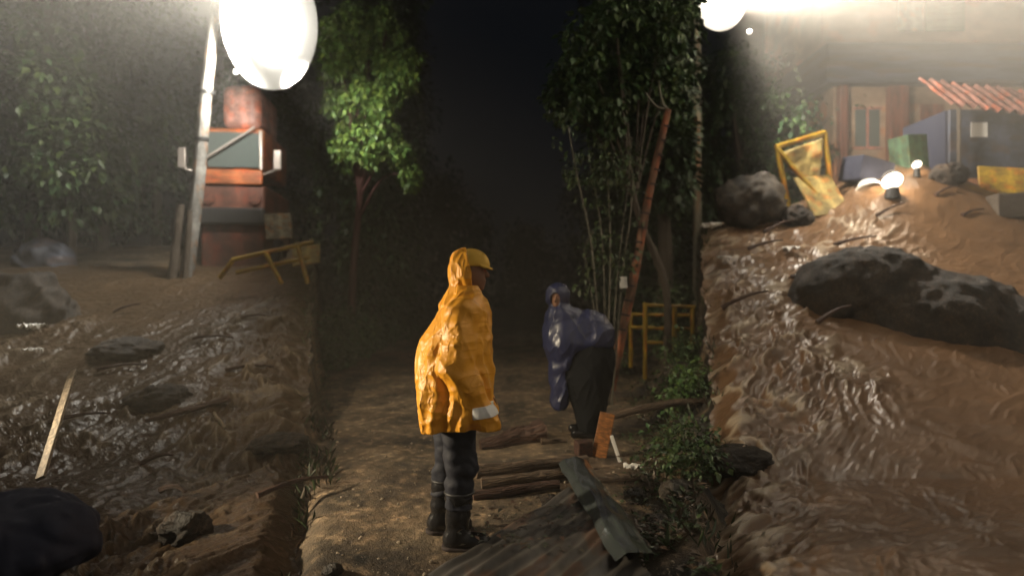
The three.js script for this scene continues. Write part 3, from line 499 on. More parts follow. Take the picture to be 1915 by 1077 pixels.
  // reflective band on the near sleeve
  const bandF = (x, y, z) => { const d = coatF(x, y, z), t = (y - 0.83) - (x - 0.17) * 0.14; return Math.max(d - 0.007, -(d + 0.012), Math.abs(t) - 0.033, 0.1 - x, 0.12 - z); };
  part('reflective_band', nets(bandF, [-0.12, 0.66, 0.08], [0.34, 1.0, 0.4], 0.005), M.band, coat, 'bright white reflective band on the sleeve');
  // hood over the back of the head and neck
  const hoodF = (x, y, z) => {
    let d = ell(x, y, z, [hc[0] - 0.01, hc[1] + 0.005, 0], [0.128, 0.138, 0.11]); d = smin(d, cap(x, y, z, [0.02, 1.40, 0], [0.03, 1.52, 0], 0.14, 0.085), 0.05);
    d += 0.009 * noise(x * 14, y * 10, z * 14) + 0.006 * ridge(x * 16, y * 9, z * 16);
    const cut = x - (0.08 - 0.25 * (y - 1.6) * (y > 1.6 ? 1 : 0.1)); d = Math.max(d, cut, 1.36 - y);
    return Math.max(d, -Math.max(d + 0.016, 1.5 - y));
  };
  part('hood', nets(hoodF, [-0.16, 1.3, -0.2], [0.26, 1.8, 0.2], 0.0065), M.coat, coat);
  // cap with a peak
  const capF = (x, y, z) => { let d = ell(x, y, z, [hc[0] + 0.006, hc[1] + 0.03, 0], [0.116, 0.1, 0.094]); d = Math.max(d, hc[1] + 0.022 - y); d = Math.max(d, -ell(x, y, z, [hc[0] + 0.006, hc[1] + 0.02, 0], [0.103, 0.092, 0.082])); const r = Math.hypot((x - hc[0] - 0.045) / 0.095, z / 0.085); return smin(d, Math.max((r - 1) * 0.088, Math.abs(y - (hc[1] + 0.026 - (x - hc[0] - 0.09) * 0.42 - z * z * 2)) - 0.006, hc[0] + 0.07 - x), 0.006); };
  part('peaked_cap', nets(capF, [-0.1, 1.56, -0.13], [0.3, 1.78, 0.13], 0.005), M.cap, o);
}

// ------------------------------------------------------------------ the stooping person in the dark blue poncho
{
  const p = at(1095, 806, 6.3); p.y = H(p.x, p.z);
  const o = thing('person', 'stooping person in a dark blue hooded plastic poncho beside the leaning pole', 'person', p);
  const fold = (x, y, z, k) => 0.02 * noise(x * 4 + k, y * 2.5, z * 4) - 0.016 * Math.pow(Math.max(0, ridge(x * 5 + k, y * 2.2 + x * 2, z * 5)), 4) - 0.008 * Math.pow(Math.max(0, ridge(x * 11 - y * 3, y * 5, z * 11)), 4);
  const yaw = 2.0, c = Math.cos(yaw), s = Math.sin(yaw), hx = -0.275, hy = 1.40;                 // head turned to the left and towards the camera
  const head2 = (x, y, z) => { const dx = x - hx, dz = z - 0.02; return headF(c * dx + s * dz + hc[0], y - hy + hc[1] - 0.01, -s * dx + c * dz); };
  const body = (x, y, z) => {
    let d = cap(x, y, z, [0.06, 0.8, 0], [-0.1, 1.1, 0], 0.14, 0.11); d = smin(d, cap(x, y, z, [-0.1, 1.1, -0.1], [-0.1, 1.1, 0.1], 0.055), 0.05); d = smin(d, cap(x, y, z, [-0.14, 1.14, 0], [-0.25, 1.34, 0.02], 0.07, 0.052), 0.04);
    for (const q of [-1, 1]) {
      d = smin(d, cap(x, y, z, [0.06, 0.76, q * 0.09], [0.03, 0.44, q * 0.1], 0.09, 0.06), 0.03); d = smin(d, cap(x, y, z, [0.03, 0.44, q * 0.1], [0.05, 0.08, q * 0.1], 0.06, 0.042), 0.02); d = smin(d, cap(x, y, z, [0.05, 0.05, q * 0.1], [-0.1, 0.035, q * 0.12], 0.035, 0.028), 0.02);
      d = smin(d, cap(x, y, z, [-0.1, 1.1, q * 0.11], [-0.18, 0.88, q * 0.1 + 0.03], 0.045, 0.038), 0.02); d = smin(d, cap(x, y, z, [-0.18, 0.88, q * 0.1 + 0.03], [-0.25, 0.68, q * 0.035 + 0.05], 0.038, 0.026), 0.015);
    }
    return d;
  };
  const hand = (q) => (x, y, z) => { const w = q * 0.035 + 0.05; let d = cap(x, y, z, [-0.25, 0.68, w], [-0.26, 0.61, w], 0.022, 0.03); for (let k = 0; k < 4; k++) { const a = [-0.283 + 0.015 * k, 0.6, w], b = [a[0], 0.562 + 0.004 * Math.abs(k - 2), w]; d = smin(d, smin(cap(x, y, z, a, b, 0.008), cap(x, y, z, b, [b[0] + 0.004, b[1] - 0.03, w - q * 0.006], 0.0075, 0.006), 0.004), 0.005); } return smin(d, cap(x, y, z, [-0.28, 0.64, w], [-0.31, 0.6, w], 0.011, 0.008), 0.008); };
  part('body', mergeGeometries([nets(body, [-0.45, -0.02, -0.32], [0.32, 1.4, 0.32], 0.014), nets(head2, [-0.43, 1.24, -0.15], [-0.12, 1.58, 0.18], 0.006), ...[-1, 1].map((q) => nets(hand(q), [-0.35, 0.5, q * 0.035 - 0.02], [-0.18, 0.72, q * 0.035 + 0.12], 0.005))]), M.skin, o);
  const low = (x, y, z) => { let d = ell(x, y, z, [0.03, 0.7, 0], [0.27, 0.4, 0.26]); for (const q of [-1, 1]) d = smin(d, cap(x, y, z, [0.03, 0.6, q * 0.1], [0.04, 0.13, q * 0.1], 0.17, 0.12), 0.09); return d + fold(x, y, z, 4); };
  part('rain_trousers', nets((x, y, z) => Math.max(low(x, y, z), 0.07 + 0.02 * noise(x * 9, 1, z * 9) - y), [-0.42, 0.0, -0.4], [0.5, 1.15, 0.4], 0.012), M.black, o);
  for (const q of [-1, 1]) part('boot', nets((x, y, z) => Math.max(smin(cap(x, y, z, [0.05, 0.06, q * 0.1], [0.04, 0.3, q * 0.1], 0.06, 0.075), cap(x, y, z, [0.06, 0.05, q * 0.1], [-0.12, 0.045, q * 0.125], 0.05, 0.046), 0.03), 0.004 - y), [-0.22, -0.01, q * 0.1 - 0.14], [0.17, 0.4, q * 0.1 + 0.14], 0.008), M.boot, o);
  part('poncho', nets((x, y, z) => {
    let d = cap(x, y, z, [-0.27, 0.32, 0.06], [-0.26, 1.2, 0.02], 0.08, 0.12); d = smin(d, ell(x, y, z, [hx, hy + 0.015, 0.0], [0.105, 0.125, 0.115]), 0.04);
    d = smin(d, cap(x, y, z, [-0.2, 1.02, 0.02], [0.07, 0.97, 0.02], 0.22, 0.21), 0.1); d = smin(d, cap(x, y, z, [-0.22, 1.2, 0.02], [0.1, 1.1, 0.02], 0.12, 0.15), 0.08);
    d = smin(d, cap(x, y, z, [-0.24, 0.4, 0.05], [-0.2, 0.95, 0.08], 0.08, 0.16), 0.08); d = smin(d, cap(x, y, z, [0.06, 1.1, -0.06], [0.16, 1.06, -0.06], 0.12, 0.1), 0.06);
    d += fold(x, y, z, 1) + 0.006 * Math.sin((x * 0.8 - y) * 22 + 5 * noise(x * 4, y * 4, z * 4));
    d = Math.max(d, -ell(x, y, z, [hx + Math.cos(yaw) * 0.1, hy - 0.012, 0.02 + Math.sin(yaw) * 0.1], [0.05, 0.07, 0.07]));                            // the hood's opening
    return Math.max(d, -(low(x, y, z) - 0.012) - (y > 0.86 ? 0.25 * (y - 0.86) : 0), 0.28 + 0.06 * noise(x * 8, 2, z * 8) - y);
  }, [-0.52, 0.15, -0.42], [0.52, 1.6, 0.46], 0.011), M.tarp, o);
}

// ------------------------------------------------------------------ debris on the road
const sit = (px, d, lift = 0) => { const x = (px - 957.5) / F * d; return V(x, hR(d, x) + lift, -d); };   // a place on the right torrent's heap
const onGround = (px, py, dmax = 14, lift = 0) => { // point of the terrain seen at a pixel of the photograph
  let d = 2.4; for (; d < dmax; d += 0.02) { const p = at(px, py, d); if (p.y < H(p.x, p.z)) break; } const p = at(px, py, d); p.y = H(p.x, p.z) + lift; return p;
};
function logThing(name, label, cat, a, b, r0, r1, mat, lump = 0.3, sag = 0, group) {
  const c = a.clone().add(b).multiplyScalar(0.5), p = (t) => a.clone().lerp(b, t).sub(c).add(V(0, sag * Math.sin(t * 3.1), 0.02 * Math.sin(t * 9)));
  return single(name, limb([p(0), p(0.3), p(0.65), p(1)], r0, r1, { n: 28, seg: 12, lump, f: 4, sd: a.x * 7 }), mat, label, cat, c, group);
}
logThing('log', 'thick rotten reddish log lying behind the boots of the standing person', 'log', onGround(898, 842, 14, 0.04), onGround(1014, 822, 14, 0.07), 0.045, 0.125, M.logRed, 0.6);
logThing('stick', 'short pale stick at the thick end of the rotten log', 'stick', onGround(1012, 832, 14, 0.03), onGround(1060, 828, 14, 0.03), 0.03, 0.024, M.log, 0.4);
logThing('wooden_beam', 'long weathered beam, rearmost of the three on the road', 'beam', onGround(890, 900, 14, 0.07), onGround(1098, 878, 14, 0.08), 0.05, 0.04, M.log, 0.35);
logThing('wooden_beam', 'long weathered beam, middle one of the three on the road', 'beam', onGround(900, 918, 14, 0.05), onGround(1060, 900, 14, 0.06), 0.045, 0.04, M.log, 0.4);
logThing('wooden_beam', 'long dark round beam, frontmost of the three on the road', 'beam', onGround(885, 937, 14, 0.035), onGround(1045, 918, 14, 0.05), 0.035, 0.033, M.logRed, 0.2);
{ // orange-brown board standing on end against the bundle
  const a = onGround(1120, 856, 9, 0), g = box(0.135, 0.4, 0.03, 0, 0.2, 0, 0.006), m = single('wooden_board', g, M.board, 'short orange-brown board propped upright at the feet of the stooping person', 'board', a);
  m.rotation.set(-0.14, -0.15, -0.22);
  const b = single('brick', box(0.14, 0.13, 0.12, 0, 0.065, 0, 0.012), M.brick, 'dark reddish brick beside the upright orange board', 'brick', onGround(1091, 852, 9, 0)); b.rotation.y = 0.3;
  const s = single('lath', box(0.03, 0.24, 0.02, 0, 0.12, 0, 0.003), M.white, 'thin pale pink lath leaning beside the upright orange board', 'lath', onGround(1160, 864, 9, 0)); s.rotation.z = 0.32;
}
logThing('fallen_branch', 'long bare branch lying over the right bank', 'branch', at(1128, 782, 5.75), at(1330, 748, 6.1), 0.042, 0.028, M.log, 0.4, 0.03);
logThing('stick', 'pale bare stick at the right edge of the bank', 'stick', at(1255, 848, 4.9), at(1312, 908, 4.6), 0.014, 0.012, M.log, 0.3);
logThing('stick', 'thin pinkish stick lying flat below the white scrap', 'stick', onGround(1120, 905, 9, 0.02), onGround(1200, 903, 9, 0.02), 0.014, 0.012, M.log, 0.3);
function scrap(label, p, w, h, mat, sd, group) { // crumpled sheet
  const g = new THREE.PlaneGeometry(w, h, 14, 14), q = g.attributes.position; g.rotateX(-Math.PI / 2);
  for (let i = 0; i < q.count; i++) { const x = q.getX(i), z = q.getZ(i); q.setXYZ(i, x + 0.15 * w * noise(x * 9 / w * 0.3, z * 4, sd), w * (0.28 * ridge(x / w * 2.6, z / h * 2.6, sd) + 0.12 * noise(x / w * 7, z / h * 7, sd)), z + 0.15 * h * noise(x * 5, z * 5, sd + 4)); }
  g.computeVertexNormals(); const m = single('plastic_scrap', g, mat, label, 'scrap', p, group); return m;
}
scrap('crumpled white scrap at the end of the wooden beams', onGround(1185, 884, 9, 0.03), 0.14, 0.09, M.white, 3);
{ // small dark clod beside the beams
  const rk = (label, p, s, sd, mat = M.rock, sq = 0.7, group) => { const g = mergeVertices(new THREE.IcosahedronGeometry(1, 12).deleteAttribute('normal').deleteAttribute('uv')), q = g.attributes.position, uv = []; for (let i = 0; i < q.count; i++) { const v = V(q.getX(i), q.getY(i), q.getZ(i)), k = 1 + 0.42 * fbm(v.x * 1.4 + sd, v.y * 1.4, v.z * 1.4, 6) - 0.05 * ridge(v.x * 5, v.y * 5, v.z * 5 + sd) - 0.16 * Math.abs(noise(v.x * 2.5, v.y * 2.5, v.z * 2.5 + sd)); q.setXYZ(i, v.x * k * s, v.y * k * s * sq, v.z * k * s * 0.9); uv.push(v.x * s, v.y * s + v.z * s * 0.6); } g.setAttribute('uv', new THREE.Float32BufferAttribute(uv, 2)); g.computeVertexNormals(); return single('rock', g, mat, label, 'rock', p, group); };
  rk('dark clod of earth beside the grey plastic strip', onGround(1030, 948, 9, 0.03), 0.07, 1, M.mud);
  rk('dark stone at the bottom left of the road, near the torrent', onGround(622, 1074, 5, 0.01), 0.06, 8);
  for (const [px, py, s] of [[1215, 690, 0.2], [1180, 700, 0.17], [1240, 730, 0.18], [1200, 745, 0.14], [1270, 700, 0.2], [1220, 850, 0.1], [1265, 930, 0.12], [1240, 990, 0.08], [1190, 940, 0.09]]) { const p = onGround(px, py, 11, 0.03); rk('wet grey stone half buried in the weedy right bank', p, s, px, M.rock, 0.7, 'stones in the right bank'); }
  // boulders and clods in the torrents
  const inW = (px, py, h) => { let d = 2.2; for (; d < 13; d += 0.02) { const p = at(px, py, d); if (p.y < h(d) + 0.03) break; } return at(px, py, d); };
  rk('big black boulder at the left edge of the left torrent', inW(40, 600, hL), 0.75, 31, M.mud, 0.9);
  rk('dark round boulder in the middle of the left torrent', inW(300, 750, hL), 0.32, 33, M.mud, 0.5);
  rk('dark low boulder splitting the left torrent below the pole', inW(240, 660, hL), 0.42, 35, M.mud, 0.45);
  rk('small black boulder in the foam at the bottom of the left torrent', inW(345, 990, hL), 0.16, 38, M.mud, 0.7);
  rk('flat dark boulder at the right edge of the left torrent', inW(520, 830, hL), 0.26, 39, M.mud, 0.35);
  rk('large rounded grey boulder beside the bent yellow frame', sit(1405, 11.3, 0.4), 0.66, 51, M.rock, 0.85);
  rk('dark lump of mud left of the right torrent', inW(1370, 860, hR), 0.3, 54, M.mud, 0.4);
  rk('small dark boulder under the bent yellow frame', sit(1490, 10.9, 0.1), 0.3, 57, M.mud, 0.8);
  rk('brown boulder at the far side of the right mud bank', sit(1775, 11.2, 0.12), 0.34, 58, M.mud, 0.7);
  M.rk = rk; M.inW = inW;
}
const inW = M.inW;
// big dark mud bank pushed up by the right torrent
{
  const c = at(1725, 520, 7.4); c.y = hR(7.4) - 0.3;
  const hump = [[-0.55, 0.45, -0.5, 0.8, 0.8, 0.7], [0.15, 0.2, 0, 0.95, 0.75, 0.7], [0.95, -0.1, 0.35, 0.9, 0.6, 0.7], [1.7, -0.35, 0.7, 0.8, 0.5, 0.6]];
  single('mud_bank', nets((x, y, z) => { let q = 9; for (const [a, b, e, r, t, w] of hump) q = smin(q, ell(x, y, z, [a, b, e], [r, t, w]), 0.3); return Math.max(q + 0.26 * fbm(x * 1.5, y * 1.5, z * 1.5, 5) + 0.012 * ridge(x * 5, y * 5, z * 5), -0.6 - y); }, [-1.7, -0.65, -1.6], [2.9, 1.7, 1.6], 0.034), M.mud, 'huge dark heap of mud rising out of the right torrent', 'mud heap', c);
}

// ------------------------------------------------------------------ roof sheet and plastic strip at the bottom
{
  const a = onGround(800, 1085, 6, 0.03), b = onGround(1062, 942, 6, 0.10), c = onGround(1230, 1110, 6, 0.06);   // left, far and near-right corner
  const u = b.clone().sub(a), v = c.clone().sub(b), nU = 60, nV = 150, pos = [], uv = [], ix = [];
  for (let j = 0; j <= nV; j++) for (let i = 0; i <= nU; i++) {
    const s = i / nU, t = j / nV, p = a.clone().addScaledVector(u, s + 0.015 * noise(t * 9, 3)).addScaledVector(v, t * (1 + 0.02 * noise(s * 7, 8)));
    const e = (t < 0.01 ? 0 : 0.008) * Math.sin(t * Math.PI * 2 * 10) + 0.03 * noise(s * 2.4, t * 2.2, 6) + 0.012 * noise(s * 7, t * 7, 2) + 0.04 * t * (1 - t); p.y += e; pos.push(p.x, p.y, p.z); uv.push(s * 1.1, t * 0.9);
    const q = j * (nU + 1) + i; if (i && j) ix.push(q - nU - 2, q - 1, q, q - nU - 2, q, q - nU - 1);
  }
  const g = new THREE.BufferGeometry(); g.setAttribute('position', new THREE.Float32BufferAttribute(pos, 3)); g.setAttribute('uv', new THREE.Float32BufferAttribute(uv, 2)); g.setIndex(ix); g.computeVertexNormals(); g.translate(-b.x, -b.y, -b.z);
  const m = M.metal.clone(); m.side = THREE.DoubleSide; single('roof_sheet', g, m, 'muddy corrugated metal roof sheet lying at the front of the road', 'roof sheet', b);
  // wet grey plastic strip across it
  const p0 = onGround(1072, 900, 6, 0.17), p1 = onGround(1195, 1100, 6, 0.16), dir = p1.clone().sub(p0), side = V(dir.z, 0, -dir.x).normalize().multiplyScalar(-0.115), ps = [], uvs = [], is = [], NU = 16, NV = 60;
  for (let j = 0; j <= NV; j++) for (let i = 0; i <= NU; i++) { const s = i / NU - 0.5, t = j / NV, w = 1 + 0.15 * noise(t * 5, 1), p = p0.clone().addScaledVector(dir, t).addScaledVector(side, 2 * s * w); p.y += 0.02 * noise(s * 3, t * 6, 4) + 0.012 * ridge(s * 4 + 1, t * 3, 9) - 0.05 * Math.pow(Math.abs(s) * 2, 3); ps.push(p.x - p0.x, p.y - p0.y, p.z - p0.z); uvs.push(s * 0.25, t * 1.2); const q = j * (NU + 1) + i; if (i && j) is.push(q - NU - 2, q - 1, q, q - NU - 2, q, q - NU - 1); }
  const gs = new THREE.BufferGeometry(); gs.setAttribute('position', new THREE.Float32BufferAttribute(ps, 3)); gs.setAttribute('uv', new THREE.Float32BufferAttribute(uvs, 2)); gs.setIndex(is); gs.computeVertexNormals();
  const mp = M.greyPlastic; mp.side = THREE.DoubleSide; single('plastic_strip', gs, mp, 'wet shiny grey plastic strip lying across the roof sheet', 'strip', p0);
}

// ------------------------------------------------------------------ leaning banded pole, red pole, yellow railing
{
  const a = at(1150, 672, 8.2), b = at(1250, 205, 8.2), o = thing('leaning_pole', 'leaning reddish pole with dark ring bands on the right of the road', 'pole', a), t = b.clone().sub(a);
  part('shaft', limb([V(-0.06, -0.4, 0), t.clone().multiplyScalar(0.33).add(V(0.02, 0, 0)), t.clone().multiplyScalar(0.66).add(V(-0.015, 0, 0)), t], 0.072, 0.045, { n: 30, seg: 12, lump: 0.1 }), M.redGlowPole, o);
  for (let k = 0; k < 15; k++) { const s = 0.12 + 0.058 * k, p = t.clone().multiplyScalar(s).add(V(0.012 * Math.sin(s * 9), 0, 0)), dr = t.clone().normalize(), r = L(0.07, 0.046, s) + 0.006; part('ring_band', bar(p.clone().addScaledVector(dr, -0.013), p.clone().addScaledVector(dr, 0.013), r, r, 12), M.ring, o); }
  for (const [x, y] of [[-0.32, 0.22], [-0.14, 0.36]]) part('branch', limb([t, t.clone().add(V(x * 0.5, y * 0.15, 0.02)), t.clone().add(V(x, y, 0.05))], 0.025, 0.008, { n: 8, seg: 6 }), M.barkPale, o);
  const s = single('notice', box(0.1, 0.15, 0.012, 0, 0, 0, 0.003), M.white, 'small white notice beside the leaning pole', 'notice', at(1166, 528, 8.05)); s.rotation.z = 0.06;
}
{
  const d = 9.4, o = thing('yellow_railing', 'yellow tubular railing on the right bank beside the leaning pole', 'railing', V(...at(1180, 665, d).toArray())), w = (px, py, dd = 0) => at(px, py, d + dd).sub(o.position);
  for (const [px, y0, y1, dd] of [[1180, 662, 588, 0.35], [1207, 690, 566, 0], [1262, 700, 574, 0], [1296, 715, 574, 0]]) part('post', bar(w(px, y0 + 25, dd), w(px, y1, dd), 0.034), M.yellow, o);
  for (const [x0, y0, x1, y1, d0, d1] of [[1205, 570, 1300, 574, 0, 0], [1180, 588, 1296, 590, 0.35, 0.3], [1180, 612, 1300, 615, 0.3, 0.02], [1207, 640, 1300, 644, 0, 0]]) part('rail', bar(w(x0, y0, d0), w(x1, y1, d1), 0.03), M.yellow, o);
}

// ------------------------------------------------------------------ left torrent: things in and behind it
{ // truck stuck behind the pole
  const d = 12.7, c = at(434, 432, d), o = thing('orange_truck', 'orange truck with pink roof fairing and wide windscreen behind the leaning pole', 'truck', V(c.x, H(c.x, c.z) - 0.25, c.z)), w = 1.26, q = (py) => EYE - (py - 538.5) / F * d - o.position.y;
  o.rotation.y = 0.12;
  part('chassis', box(w * 1.0, q(345) - 0.1, 2.2, 0, (q(345)) / 2 + 0.05, -1.1, 0.06), M.rust, o);
  part('bumper', box(w * 1.06, 0.34, 0.2, 0, q(405), 0.08, 0.05), M.darkMetal, o);
  part('front_panel', box(w * 0.96, q(318) - q(346), 0.12, 0, (q(318) + q(346)) / 2, 0.02, 0.04), M.orange, o);
  part('cab', box(w * 0.94, q(236) - q(318), 2.0, 0, (q(236) + q(318)) / 2, -1.1, 0.08), M.orange, o);
  part('windscreen', box(w * 0.82, q(246) - q(312), 0.04, 0, (q(246) + q(312)) / 2, -0.08, 0.012), M.glassDark, o);
  part('roof_fairing', box(w * 0.62, q(152) - q(238), 1.6, 0.12, (q(152) + q(238)) / 2, -0.9, 0.2), M.pink, o);
  for (const s of [-1, 1]) {
    part('pillar', bar(V(s * w * 0.45, q(316), 0.0), V(s * w * 0.43, q(242), -0.06), 0.035), M.chrome, o);
    const mi = part('mirror', box(0.16, 0.42, 0.07, s * (w * 0.5 + 0.3), q(300), 0.15, 0.03), M.chrome, o); part('mirror_arm', bar(V(s * w * 0.46, q(326), 0), V(s * (w * 0.5 + 0.3), q(318), 0.15), 0.022), M.chrome, mi);
    part('headlight', new THREE.CylinderGeometry(0.12, 0.12, 0.06, 20).rotateX(Math.PI / 2).translate(s * w * 0.36, q(372), 0.03), M.rust, o);
    const wh = part('wheel', new THREE.TorusGeometry(0.36, 0.14, 12, 24).rotateY(Math.PI / 2).translate(s * w * 0.5, 0.42, -1.0), M.black, o); part('rim', new THREE.CylinderGeometry(0.24, 0.24, 0.16, 20).rotateZ(Math.PI / 2).translate(s * w * 0.5, 0.42, -1.0), M.darkMetal, wh);
  }
  part('wiper', bar(V(-w * 0.43, q(300), 0.06), V(w * 0.36, q(238), 0.06), 0.028), M.chrome, o, 'pale diagonal bar across the windscreen');
}
for (const [k, [px0, py0, px1, py1, r]] of [[325, 545, 345, 385, 0.09], [352, 535, 362, 395, 0.06]].entries()) {
  const a = at(px0, py0, 11.0), b = at(px1, py1, 11.0);
  logThing('wooden_post', ['thick dark wooden post left of the leaning pole', 'thin dark wooden post touching the leaning pole'][k], 'post', a.add(V(0, -0.3, 0.15)), b.add(V(0, 0, 0.15)), r, r * 0.8, M.bark, 0.25);
}
function railing(label, pts, mat, r = 0.035) { const o = thing('broken_railing', label, 'railing', pts[0][0].clone()); for (const [a, b, n] of pts) part(n || 'rail', bar(a.clone().sub(o.position), b.clone().sub(o.position), r), mat, o); return o; }
{
  const d = 9.6; railing('bent yellow railing knocked over at the right side of the left torrent', [[at(410, 520, d), at(436, 485, d)], [at(434, 486, d), at(585, 452, d + 0.3)], [at(496, 474, d + 0.1), at(526, 530, d), 'post'], [at(556, 460, d + 0.2), at(575, 530, d + 0.2), 'post'], [at(440, 510, d), at(580, 480, d + 0.3)]], M.yellow);
  const m = single('cream_box', box(0.5, 0.5, 0.36, 0, 0.2, 0, 0.03), M.cream, 'dirty cream box behind the knocked-over yellow railing', 'box', at(522, 442, 12.4)); m.rotation.set(0.05, 0.3, 0.06);
  const y = single('yellow_sheet', box(0.5, 0.34, 0.05, 0, 0, 0, 0.01), M.yellowPale, 'bright yellow sheet at the end of the knocked-over railing', 'panel', at(572, 478, 10.6)); y.rotation.set(-0.3, -0.2, 0.1);
}
{
  const a = at(82, 868, 3.7), b = at(130, 712, 4.4), c = a.clone().lerp(b, 0.5), m = single('plank', box(0.05, a.distanceTo(b) + 0.25, 0.022, 0, 0, 0, 0.004), M.plank, 'pale plank sticking up out of the left torrent', 'plank', c); m.quaternion.setFromUnitVectors(V(0, 1, 0), b.clone().sub(a).normalize());
  scrap('crumpled white plastic on the black boulder by the left torrent', at(58, 616, 6.0), 0.2, 0.16, M.white, 11);
  scrap('small torn white plastic below the crumpled one on the boulder', at(62, 660, 5.7), 0.16, 0.09, M.white, 14);
  const bl = at(20, 1010, 2.75); single('tarpaulin_bundle', nets((x, y, z) => ell(x, y, z, [0, 0, 0], [0.36, 0.2, 0.3]) + 0.04 * noise(x * 5, y * 5, z * 5) + 0.02 * ridge(x * 9 + y * 5, y * 6, z * 9), [-0.5, -0.35, -0.45], [0.5, 0.35, 0.45], 0.014), M.navy, 'dark navy bundle at the lower left corner of the torrent', 'bundle', bl);
  logThing('driftwood', 'curved brown driftwood over the navy bundle', 'driftwood', at(-20, 950, 2.9), at(125, 945, 3.0), 0.04, 0.03, M.logRed, 0.5, 0.06);
  logThing('driftwood', 'wet dark branch lying across the middle of the left torrent', 'driftwood', inW(270, 800, hL).add(V(0, 0.06, 0)), inW(430, 760, hL).add(V(0, 0.08, 0)), 0.02, 0.035, M.logRed, 0.5);
  logThing('driftwood', 'short pale broken branch in the foam of the left torrent', 'driftwood', inW(400, 790, hL).add(V(0, 0.09, 0)), inW(420, 815, hL).add(V(0, 0.07, 0)), 0.016, 0.014, M.plank, 0.5);
  single('tarpaulin', nets((x, y, z) => ell(x, y, z, [0, 0, 0], [0.6, 0.45, 0.4]) + 0.08 * noise(x * 3, y * 3, z * 3) + 0.03 * ridge(x * 5 + y * 4, y * 3, z * 5), [-0.8, -0.7, -0.6], [0.8, 0.7, 0.6], 0.03), M.blueGrey, 'blue-grey tarpaulin heap among the trees at the left', 'tarpaulin', V(at(80, 445, 12.3).x, hL(12.3) + 0.1, -12.3));
}
for (let k = 0; k < 9; k++) { const px = [180, 260, 420, 480, 90, 360, 300, 450, 210][k], py = [700, 880, 700, 940, 800, 640, 930, 600, 590][k], a = inW(px, py, hL).add(V(0, 0.05, 0)), l = rr(0.25, 0.6), t = rr(-0.6, 0.9); logThing('branch', 'broken dark branch half sunk in the left torrent', 'branch', a, a.clone().add(V(l * Math.cos(t), rr(0, 0.12), -l * Math.sin(t))), 0.022, 0.01, M.logRed, 0.4, 0.03, 'branches adrift in the left torrent'); }
for (let k = 0; k < 9; k++) { const px = [1400, 1480, 1560, 1350, 1640, 1430, 1530, 1800, 1750][k], d = [9.8, 8.6, 9.9, 7.6, 10.6, 10.6, 7.2, 10.4, 10.8][k], a = sit(px, d, 0.06), l = rr(0.35, 0.8), t = rr(-0.6, 0.9); logThing('branch', 'broken brown branch half sunk in the right torrent', 'branch', a, a.clone().add(V(l * Math.cos(t), rr(0.05, 0.25), -l * Math.sin(t) * 0.4)), 0.03, 0.012, M.logRed, 0.4, 0.03, 'branches adrift in the right torrent'); }
for (const [k, [px, d, w, h, lab]] of [[1330, 10.8, 0.3, 0.2, 'crumpled white plastic at the foot of the floodlight post'], [1480, 9.6, 0.22, 0.14, 'torn white plastic caught in the right torrent below the yellow frame'], [1355, 9.2, 0.2, 0.12, 'small white plastic scrap in the foam of the right torrent']].entries()) scrap(lab, sit(px, d, 0.1), w, h, M.white, 21 + k);
// trees behind the left torrent
[[60, 13.5, 1.5, 'far left'], [190, 15.5, 1.7, 'second'], [290, 17.5, 1.9, 'third'], [540, 19, 1.7, 'last'], [130, 12.6, 0.9, 'front']].forEach(([px, d, r, w], i) => {
  const x = (px - 957.5) / F * d, z = -d, g = H(x, z), b = [], s0 = i === 3 ? 0.9 : i === 4 ? 1.9 : 1.6; for (let y = g + s0; y < g + (i === 3 ? 4.5 : i === 4 ? 4 : 8); y += r * 0.7) b.push([rr(-0.4, 0.4) * r, y, rr(-0.3, 0.3) * r, r * rr(0.7, 1), r * 0.7, r]);
  tree('hazy_tree', ['dark leafy tree at the far left edge behind the black boulder', 'dark tree standing in haze left of the wooden posts', 'dark tree in haze close behind the wooden posts', 'low hazy tree right of the orange truck', 'small forked tree on the left bank in front of the tarpaulin'][i], 'trees behind the left torrent', x, z, b, { clumps: 32, per: 26, len: 0.2, cr: 0.4, col: midGreen, tr: i === 4 ? 0.1 : 0.17 });
});

